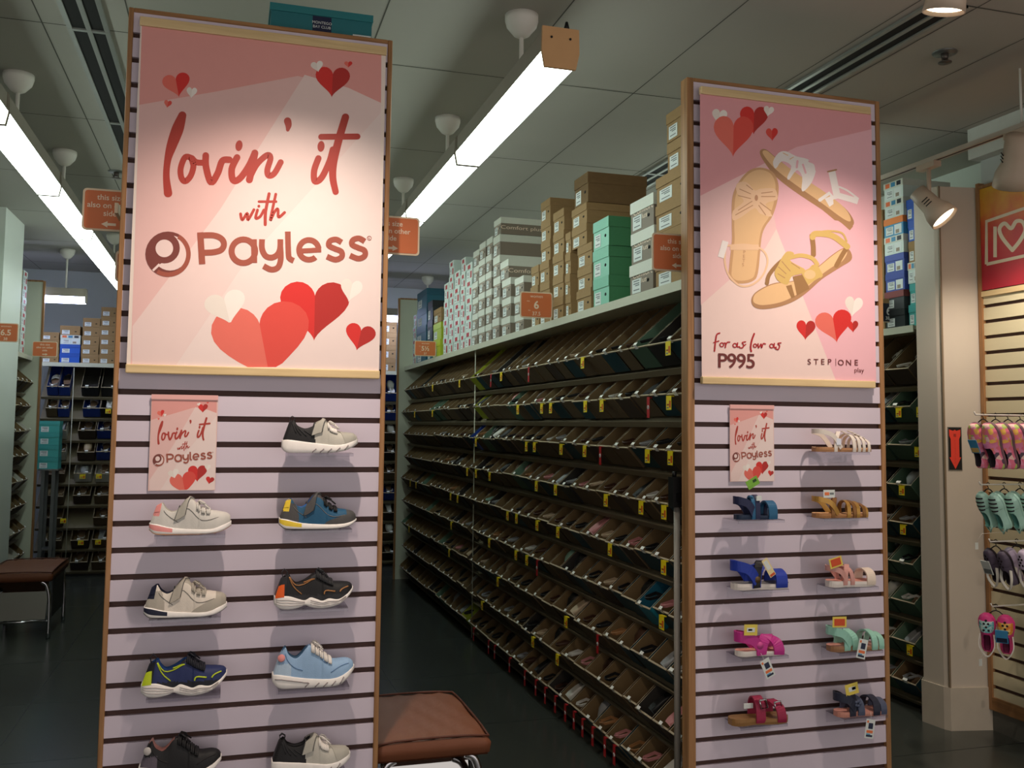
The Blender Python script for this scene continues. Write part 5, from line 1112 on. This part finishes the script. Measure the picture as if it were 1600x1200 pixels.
def S9(t, L):
    m = sc('navy floral', (38, 42, 60)); m2 = sc('slate', (76, 84, 108)); f, W = footbed(L, .075, sc('pink bed', (206, 150, 134)), sc('pink sole', (196, 136, 120)), .02); f.build('footbed', t); z = .075*L
    band(W, L, .72, .70, .056, z, .030, m, .005).build('strap', t); band(W, L, .88, .88, .042, z, .028, m2, .005).build('strap', t); band(W, L, .44, .26, .06, z, .030, m2, .005, .34).build('strap', t); band(W, L, .26, .44, .066, z, .028, m, .005, .34).build('strap', t); heelband(W, L, .34, z+.004, .048, .028, m, .005).build('heel_strap', t)
    b = MB()
    for i in range(5): a = i*1.257; b.lathe([(.007, 0), (.004, .003)], m2, (.36*L+.008*math.cos(a), -W(.36)-.006, z+.03+.008*math.sin(a)), 8, (0, -1, 0))
    b.build('flower', t)
    swing(t, (.22*L, -.03, z+.10), .052, .038, TYEL, [(.25, .3, .75, .7, PAPER), (.5, .35, .8, .6, TNAV)], -.18, 'sale_sticker', False); swing(t, (.52*L, -.058, -.002), .036, .064, PAPER, HT, .18)
for a in (('pearl white butterfly sandal with tan sole, uppermost on the right panel', 1279, 1366, 706, S1), ('navy and blue strap sandal with green sticker', 1155, 1220, 812, S2), ('gold strappy sandal with white sticker on top', 1279, 1360, 809, S3), ('royal blue sport sandal with white sole and cream tag', 1151, 1237, 921, S4), ('pink and white sandal with thick white sole and orange sticker', 1300, 1372, 917, S5),
          ('magenta crossover sandal with white sole and white hang tag', 1157, 1230, 1025, S6), ('mint green strap sandal with yellow sticker and hang tag', 1302, 1384, 1017, S7), ('cerise two-buckle slide with brown footbed', 1147, 1236, 1132, S8), ('dark navy floral sandal with pink sole and yellow sticker', 1313, 1388, 1119, S9)): sandal(*a)
# ------------------------------------------------------------ right wall: cream slat wall, red sign, hooks with hanging shoes
WX = 3.545; CREAM_S = pm('cream slat laminate', (216, 206, 172), .5, .03, 5)
t = thing('slatwall_panel', 'cream slatwall on the right wall behind the hanging shoes', 'display panel', (0, 0, 0))
zt = onX(1536, 458, WX).z; z0s = onX(1550, 477, WX).z; y1 = 3.835; y0 = 1.5; zb = .16
b = MB(); zs = [z0s-.0762*k for k in range(0, 30) if z0s-.0762*k > zb+.03]; ed = [zb]+sorted([v for z in zs for v in (z-.0085, z+.0085)])+[zt-.02]
for k in range(0, len(ed), 2): b.box((WX, y0, ed[k]), (WX+.0121, y1-.02, ed[k+1]), CREAM_S)
b.box((WX+.012, y0, zb), (WX+.022, y1, zt), GROOVE); b.build('slat_board', t)
for a, c, m in (((WX-.012, y1-.022, zb-.06), (WX+.022, y1-.001, zt+.55), PINE), ((WX-.012, y0, zt-.02), (WX+.022, y1-.022, zt+.006), wood('pale edge', (206, 178, 132), (226, 200, 152), 1)), ((WX-.012, y0, zb-.06), (WX+.022, y1-.022, zb), wood('brown base edge', (120, 84, 50), (150, 108, 66), 1))):
    b = MB(); b.box(a, c, m); b.build('frame_rail', t)
b = MB(); b.box((WX+.022, 1.4, 0), (4.0, 3.83, 2.775), WALLP); struct(b, 'wall_right_front')
b = MB(); b.box((WX+.005, y0, 0), (WX+.022, y1, zb-.06), pm('grey kick plate', (84, 84, 78), .4)); struct(b, 'baseboard_right')
# red watercolour sign
def water():
    m = bpy.data.materials.new('red and yellow wash print'); m.use_nodes = True; nt = m.node_tree; bs = nt.nodes['Principled BSDF']; bs.inputs['Roughness'].default_value = .5
    tc = nt.nodes.new('ShaderNodeTexCoord'); sp = nt.nodes.new('ShaderNodeSeparateXYZ'); nz = nt.nodes.new('ShaderNodeTexNoise'); nz.inputs['Scale'].default_value = 9; nz.inputs['Detail'].default_value = 6
    nt.links.new(tc.outputs['Object'], sp.inputs[0]); nt.links.new(tc.outputs['Object'], nz.inputs['Vector'])
    a = nt.nodes.new('ShaderNodeMath'); a.operation = 'MULTIPLY_ADD'; a.inputs[1].default_value = 1.75; a.inputs[2].default_value = -.2; nt.links.new(sp.outputs['Z'], a.inputs[0])
    c = nt.nodes.new('ShaderNodeMath'); c.operation = 'MULTIPLY_ADD'; c.inputs[1].default_value = .55; nt.links.new(nz.outputs['Fac'], c.inputs[0]); nt.links.new(a.outputs[0], c.inputs[2])
    r = nt.nodes.new('ShaderNodeValToRGB'); e = r.color_ramp.elements; e[0].position = .1; e[0].color = rgba((172, 32, 52)); e[1].position = 1; e[1].color = rgba((222, 176, 48))
    for p, k in ((.45, (190, 40, 44)), (.65, (206, 86, 40)), (.82, (214, 140, 44))): q = e.new(p); q.color = rgba(k)
    nt.links.new(c.outputs[0], r.inputs[0]); nt.links.new(r.outputs[0], bs.inputs['Base Color']); return m
p0 = onX(1531, 300, WX); t = thing('wall_sign', 'red and yellow wall sign reading I heart, top right corner', 'sign', (WX-.006, 3.80, zt+.012)); H = onX(1533, 300, WX).z-zt
b = MB(); b.box((0, -2.2, 0), (.010, .012, H), water()); sx = WX-.006
def fs(px, py, l=0): p = onX(px, py, sx); return (-.0008-l, p.y-3.80, p.z-zt-.012)
A = Art(); CW = pm('sign cream', (222, 206, 180), .5)
for pts, w_ in (([(1541.5, 413), (1541.5, 346), (1640, 312)], 5), ([(1541.5, 413), (1640, 391)], 5)): A.stroke([(x, y) for x, y in pts], w_, CW, False, False)
A.stroke([(1555, 354), (1555, 402)], 5.5, CW, False, False)
A.stroke([(1582, 391), (1566, 371), (1562, 357), (1570, 349), (1580, 357), (1588, 346), (1598, 347), (1602, 360), (1594, 376), (1582, 391)], 6, CW, True)
A.lay(b, lambda x, y, l: fs(x, y, l)); b.build('printed_face', t)
b = MB(); b.box((-.012, -2.2, H), (.010, .012, H+.014), PINE); b.build('top_rail', t)
# fire extinguisher sign on the column
d0, d1 = Vector((3.35, 3.88, 0)), Vector((3.545, 3.84, 0)); u = (d1-d0).normalized()
def oncol(px, py):
    r = ray(px, py); n = Vector((u.y, -u.x, 0)); k = (d0.dot(n))/(r.dot(n)); return r*k+Vector((0, 0, CH))
a, c = oncol(1480, 667), oncol(1503.5, 735); t = thing('fire_sign', 'narrow black fire extinguisher sign with red arrow on the column', 'sign', (a+c)/2, math.atan2(u.y, u.x)); w_ = ((c-a).xy).length; h_ = a.z-c.z
b = MB(); b.box((-w_/2, -.003, -h_/2), (w_/2, -.0004, h_/2), pm('grey sign rim', (120, 116, 108), .4)); b.box((-w_/2+.003, -.0036, -h_/2+.003), (w_/2-.003, -.003, h_/2-.003), BLACK); FR = pm('fire red', (220, 64, 48), .45)
A = Art(); A.poly([(-.4, -.44), (-.12, -.41), (0, -.435), (.12, -.41), (.4, -.44), (.40, -.30), (.30, -.22), (.30, .20), (.42, .20), (0, .47), (-.42, .20), (-.30, .20), (-.30, -.22), (-.40, -.30)], FR)
A.text('FIRE', 0, -.27, .10, BLACK, .01, 'c')
for i, ch in enumerate('EXTINGUISHER'): A.text(ch, 0, -.16+i*.045, .045, BLACK, .0, 'c')
A.lay(b, lambda x, y, l: (x*w_ if abs(x) > .0 else 0, -.0038-l, -y*h_)); b.build('sign_face', t)
def oncol_note(px, py, label):
    p = oncol(px, py); b = MB(); b.box((-.012, -.002, -.02), (.012, -.0004, .02), PAPER); o = b.build('paper_note', None, loc=p); o.rotation_euler[2] = math.atan2(u.y, u.x); tag(o, label, 'paper')
# hooks and hanging pairs
def floral():
    m = bpy.data.materials.new('pink floral fabric'); m.use_nodes = True; nt = m.node_tree; bs = nt.nodes['Principled BSDF']; bs.inputs['Roughness'].default_value = .6
    tc = nt.nodes.new('ShaderNodeTexCoord'); v = nt.nodes.new('ShaderNodeTexVoronoi'); v.inputs['Scale'].default_value = 55; nt.links.new(tc.outputs['Object'], v.inputs['Vector'])
    s = nt.nodes.new('ShaderNodeSeparateColor'); nt.links.new(v.outputs['Color'], s.inputs[0]); r = nt.nodes.new('ShaderNodeValToRGB'); r.color_ramp.interpolation = 'CONSTANT'; e = r.color_ramp.elements
    e[0].color = rgba((240, 120, 150)); e[1].position = .35; e[1].color = rgba((246, 196, 90))
    for p, k in ((.5, (244, 140, 120)), (.62, (186, 206, 110)), (.72, (240, 150, 186)), (.88, (90, 70, 90)), (.93, (250, 210, 200))): q = e.new(p); q.color = rgba(k)
    nt.links.new(s.outputs[0], r.inputs[0]); nt.links.new(r.outputs[0], bs.inputs['Base Color']); return m
FLO = floral(); MINT = pm('mint jelly', (172, 216, 204), .35, .05); PNKC = pm('hot pink clog', (226, 66, 140), .45, .05); LIL = pm('lilac clog', (206, 190, 216), .45, .06); DPU = pm('dark purple clog', (84, 74, 92), .5, .1); DKI = pm('dark shoe inside', (36, 24, 34), .7); PNK2 = pm('pink sole', (240, 140, 180), .5)
tw = [(0, .30), (.08, .32), (.25, .27), (.42, .28), (.52, .33), (.66, .31), (.82, .27), (.95, .22), (1, .14)]; stw = [(0, .08), (.5, .075), (1, .09)]; sbw = [(0, .02), (.1, 0), (.9, 0), (1, .03)]
def splash(name, cols):                                              # loose multicolour print, no figures
    m = bpy.data.materials.new(name); m.use_nodes = True; nt = m.node_tree; bs = nt.nodes['Principled BSDF']; bs.inputs['Roughness'].default_value = .4
    tc = nt.nodes.new('ShaderNodeTexCoord'); n = nt.nodes.new('ShaderNodeTexNoise'); n.inputs['Scale'].default_value = 60; nt.links.new(tc.outputs['Object'], n.inputs['Vector'])
    r = nt.nodes.new('ShaderNodeValToRGB'); e = r.color_ramp.elements; e[0].position = .36; e[0].color = rgba(cols[0]); e[1].position = .64; e[1].color = rgba(cols[2]); q = e.new(.5); q.color = rgba(cols[1])
    nt.links.new(n.outputs['Fac'], r.inputs[0]); nt.links.new(r.outputs[0], bs.inputs['Base Color']); return m
TOEP = (splash('amber toe print', ((226, 120, 40), (240, 180, 70), (236, 214, 150))), splash('aqua toe print', ((70, 170, 180), (210, 226, 222), (120, 196, 200))))
def hung_shoe(root, L, up, inn, sole, kind, M):
    U = Upper(L, tw, stw, .05, .50, 1.12)
    o = U.body(lambda t, k, z: inn if abs(k) < .4 and .05 < t < .5 else up).build('shoe', root, weld=True); o.matrix_local = M
    sole_mesh(L, stw, sbw, sole, 1.12, .03).build('sole', o, weld=True)
    if kind == 'water':
        b = MB(); U.patch(b, .50, .60, -.9, .9, .003, PNK2, 3, 14); b.build('strap', o)
    if kind == 'jelly':
        b = MB()
        for a in (.56, .66, .76, .86): U.patch(b, a, a+.035, -.62, .62, .0012, DKI, 2, 12)
        b.build('cutout', o); b = MB(); b.tube([U.pt(.10, -.6, .004), (-.01, 0, .10*L*3), U.pt(.10, .6, .004)], .005, up, 6); b.build('heel_strap', o)
    if kind == 'clog':
        b = MB()
        for a, k in ((.62, -.3), (.62, .3), (.70, 0), (.78, -.25), (.78, .25), (.86, 0)): p = U.pt(a, k, .001); b.lathe([(.005, 0), (.005, .0015)], DKI, p, 8, (.2, 0, 1))
        b.build('vent_hole', o)
        if up is PNKC:
            first = not any(c.name.startswith('print_panel') for s in root.children for c in s.children)
            b = MB(); U.patch(b, .56, .84, -.78, .78, .0014, TOEP[0] if first else TOEP[1], 6, 16); b.build('print_panel', o)
        b = MB(); b.ribbon(catmull([(.48*L, -.16*L, .2*L), (.2*L, -.17*L, .36*L), (-.04*L, 0, .40*L), (.2*L, .17*L, .36*L), (.48*L, .16*L, .2*L)], 5), (0, 0, 1), .014, .004, WHITE); b.build('heel_strap', o)
    return o
def hung_pair(label, top, L, up, inn, sole, kind, grp, lean=.35, yaw=0, gap=.040, card=None, splay=.0, scale_second=None):
    """toes up, openings towards the aisle; top is the hanging point"""
    t = thing('hanging_shoes', label, 'pair of shoes', top, yaw, grp)
    base = Matrix((Vector((0, 0, 1)), Vector((0, 1, 0)), Vector((-1, 0, 0)))).transposed().to_4x4()
    for sg in (-1, 1):
        M = Matrix.Translation((0, sg*gap, -.030)) @ Matrix.Rotation(-lean, 4, 'Y') @ Matrix.Rotation(sg*splay, 4, 'X') @ base @ Matrix.Diagonal((1, 1, .78, 1)) @ Matrix.Translation((-L, 0, 0)); hung_shoe(t, L, up, inn, sole, kind, M)
    b = MB(); b.tube([(0, -gap, -.040), (0, -.012, -.022), (0, 0, -.018), (0, .012, -.022), (0, gap, -.040)], .0026, BLACK, 6); b.tube([(0, 0, -.018), (0, 0, -.011), (0, .008, -.004), (0, .0075, .005), (0, 0, .0085), (0, -.0075, .004)], .0018, BLACK, 6); b.build('hanger', t)
    if card:
        b = MB(); b.box((-.002, -.024, -.03), (0, .024, .03), card[0]); b.box((-.0028, -.02, -.026), (-.002, .02, -.006), card[1]); o = b.build('swing_card', t); o.location = (-.075, -.028, -L*.66); o.rotation_euler = (0, -.4, 0)
    return t
def hook(y, z, x0, label):
    b = MB(); b.tube([(WX-.001, y, z), (x0, y, z), (x0-.006, y, z+.012)], .0035, WHITE, 8); o = b.build('display_hook'); tag(o, label, 'hook', 'wall hooks on the right')
    b = MB(); b.box((WX-.004, y-.025, z-.03), (WX-.0005, y+.025, z+.03), WHITE); b.build('hook_plate', o)
def px_at(px, py, Y): return onY(px, py, Y)
YH = 3.36
p = px_at(1530, 648, YH); hook(YH, p.z, p.x-.02, 'white wall hook carrying the pink floral shoes')
for i in range(5):
    x = p.x+.02+i*.066; hung_pair('pink floral water shoes, %s' % ('frontmost pair on the top hook with blue card' if i == 0 else '%s pair from the front on the top hook' % ORD[i]), (x, YH, p.z), .205, FLO, DKI, pm('grey pink sole', (120, 84, 96), .6), 'water', 'pink floral shoes on the top hook', .30, 0, .040, (pm('blue card', (70, 150, 200), .5), pm('sand card', (222, 190, 120), .5)) if i == 0 else None)
p = px_at(1541, 757, YH); hook(YH, p.z, p.x-.03, 'white wall hook carrying the mint jelly sandals')
for i in range(4): hung_pair('mint jelly sandals, %s' % ('frontmost pair on the second hook' if i == 0 else '%s pair from the front on the second hook' % ORD[i]), (p.x+.01+i*.085, YH, p.z+.0), .165, MINT, pm('mint inside', (90, 150, 140), .6), MINT, 'jelly', 'mint jelly sandals on the second hook', .45, 0, .036)
p = px_at(1556, 846, 3.33); hook(3.33, p.z, p.x-.03, 'white wall hook carrying the purple and lilac clogs')
hung_pair('dark purple clogs with white card, on the third hook', (p.x+.0, 3.33, p.z), .155, DPU, DKI, DKI, 'clog', None, .45, 0, .038, (PAPER, INK)); hung_pair('lilac clogs hanging behind the dark purple clogs', (p.x+.11, 3.33, p.z), .155, LIL, DKI, LIL, 'clog', None, .35, 0, .038)
p = px_at(1556, 947, 3.36); hook(3.36, p.z, p.x-.02, 'black tipped wall hook carrying the hot pink clogs'); hung_pair('hot pink clogs with white heel straps on the lowest hook', (p.x, 3.36, p.z), .168, PNKC, pm('plum inside', (100, 20, 60), .6), PNKC, 'clog', None, .2, .7, .036, (pm('blue card', (70, 150, 200), .5), TNAV))
for px, py, l in ((1526, 851, 'small white tag on thread against the column'), (1532, 1033, 'tiny white tag low against the column')):
    q = px_at(px, py, 3.70); b = MB(); b.box((-.009, -.0006, -.022), (.009, 0, .010), PAPER); b.tube([(0, 0, .010), (.03, .0, .05), (WX-q.x-.008, 0, .055)], .0008, WHITE, 4); o = b.build('thread_tag', None, loc=q); tag(o, l, 'tag')
# ------------------------------------------------------------ benches
LEA = pm('rust brown leatherette', (116, 68, 44), .55, .10, 12, .2); LEAD = pm('seam rust', (84, 42, 26), .6); MIR = pm('foot mirror', (200, 200, 200), .03, 0, metal=1)
def bench(label, x0, x1, y0, y1, ztop):
    cx, cy = (x0+x1)/2, (y0+y1)/2; w, d = x1-x0, y1-y0; t = thing('bench', label, 'bench', (cx, cy, 0), 0, 'shoe trying benches')
    b = MB(); n = 14; rows = []
    for i in range(n+1):
        r = []
        for j in range(n+1):
            u, v = -1+2*i/n, -1+2*j/n; r.append((u*w/2, v*d/2, ztop-.006-.010*max(0, abs(u)**6+abs(v)**6)+.003*math.sin(i*2.1+j)))
        rows.append(r)
    b.grid(rows, LEA, True)
    for i in range(n):
        for (u0, v0, u1, v1) in ((-1+2*i/n, -1, -1+2*(i+1)/n, -1), (-1+2*(i+1)/n, 1, -1+2*i/n, 1), (-1, -1+2*(i+1)/n, -1, -1+2*i/n), (1, -1+2*i/n, 1, -1+2*(i+1)/n)):
            P = lambda u, v, z, k: (u*(w/2+k), v*(d/2+k), z); zt_ = lambda u, v: ztop-.006-.010*max(0, abs(u)**6+abs(v)**6)
            for za, ka, zb_, kb in ((None, 0, ztop-.035, .007), (ztop-.035, .007, ztop-.068, .003), (ztop-.068, .003, ztop-.074, -.01)):
                b.add([P(u0, v0, zb_, kb), P(u1, v1, zb_, kb), P(u1, v1, za or zt_(u1, v1), ka), P(u0, v0, za or zt_(u0, v0), ka)], [(0, 1, 2, 3)], LEA, True)
    b.add([(-w/2, -d/2, ztop-.074), (w/2, -d/2, ztop-.074), (w/2, d/2, ztop-.074), (-w/2, d/2, ztop-.074)], [(3, 2, 1, 0)], LEA); b.build('cushion', t, weld=True)
    b = MB(); q = [(-w/2, -d/2, ztop-.02), (w/2, -d/2, ztop-.02), (w/2, d/2, ztop-.02), (-w/2, d/2, ztop-.02), (-w/2, -d/2, ztop-.02)]; pts = [(a[0]+(c[0]-a[0])*k/6, a[1]+(c[1]-a[1])*k/6, ztop-.017+.008*math.sin(math.pi*k/6)**.5) for a, c in zip(q, q[1:]) for k in range(6)]+[q[0]]
    b.tube(pts, .004, LEAD, 6, False); b.build('piping', t)
    for sx_ in (-1, 1):
        for sy in (-1, 1):
            b = MB(); X = sx_*(w/2-.035); Y = sy*(d/2-.04)
            b.tube(catmull([(X-sx_*.03, Y, ztop-.080), (X, Y, ztop-.10), (X+sx_*.018, Y, ztop-.16), (X+sx_*.024, Y, .2), (X+sx_*.025, Y, .002)], 4), .013, CHROME, 10); b.build('leg', t)
    b = MB(); b.tube([(-w/2+.02, -d/2+.04, .115), (w/2-.02, -d/2+.04, .115)], .008, CHROME, 8); b.tube([(-w/2+.02, d/2-.04, .115), (w/2-.02, d/2-.04, .115)], .008, CHROME, 8); b.build('stretcher', t)
    b = MB(); b.hexa([(-w/2+.035, -d/2+.05, .125), (w/2-.035, -d/2+.05, .125), (w/2-.035, -d/2+.056, .125), (-w/2+.035, -d/2+.056, .125), (-w/2+.035, -d/2+.15, ztop-.076), (w/2-.035, -d/2+.15, ztop-.076), (w/2-.035, -d/2+.156, ztop-.076), (-w/2+.035, -d/2+.156, ztop-.076)], MIR); b.build('mirror', t)
    b = MB(); b.box((w/2-.02, -d/2+.16, .12), (w/2-.012, d/2-.06, ztop-.076), pm('dark side board', (34, 32, 30), .35)); b.build('side_board', t)
    return t
bench('rust brown bench with foot mirror behind the large banner panel, photo bottom', .475, .835, 3.05, 3.57, .452); bench('rust brown bench with slanted mirror at the left photo edge', -1.47, -1.075, 7.0, 7.68, .452)
# ------------------------------------------------------------ height stick, stand with teal boxes
p = onY(1058, 900, 3.10); t = thing('sizing_stand', 'grey metal pole with black gadget beside the sandal panel', 'pole', (p.x, 3.10, 0)); zt_ = onY(1058, 792, 3.10).z
b = MB(); b.tube([(0, 0, .02), (0, 0, zt_)], .0115, pm('grey pole', (140, 134, 126), .4), 12); b.build('pole', t); b = MB(); b.lathe([(.036, 0), (.036, .012), (.02, .02), (.012, .03)], ALU, n=24); o = b.build('base', t); o.location = (-.0, .0, 0)
b = MB(); b.box((-.024, -.02, zt_), (.018, .02, zt_+.105), BLACK); b.box((-.014, -.026, zt_+.02), (.012, -.02, zt_+.05), pm('gloss black', (20, 20, 22), .15)); b.tube([(-.01, 0, zt_+.105), (-.01, 0, zt_+.125)], .008, BLACK); b.build('gadget', t)
p0, p1 = onY(60, 733, 9.32), onY(92, 733, 9.32); t = thing('box_stand', 'grey metal stand carrying teal boxes by the left end panel', 'stand', ((p0.x+p1.x)/2, 9.32, 0)); w_ = p1.x-p0.x
b = MB(); b.box((-w_/2, -.02, p0.z-.012), (w_/2, .20, p0.z), ALU); b.build('top_tray', t)
for x in (-w_/2+.04, w_/2-.04):
    for y in (0, .18): b = MB(); b.box((x-.014, y-.012, 0), (x+.014, y+.012, p0.z-.012), pm('dull grey post', (104, 106, 104), .45, metal=.4)); b.build('post', t)
b = MB(); b.box((-w_/2+.04, 0, .30), (w_/2-.04, .18, .312), ALU); b.build('shelf', t)
for i in range(4): lid_box('aqua', ((p0.x+p1.x)/2-.012, 9.33, p0.z+i*.106), .165, .17, .105, math.pi/2, 'aqua shoe box, %s from bottom of the pile on the grey metal stand' % ORD[i], 'aqua boxes on the grey stand')
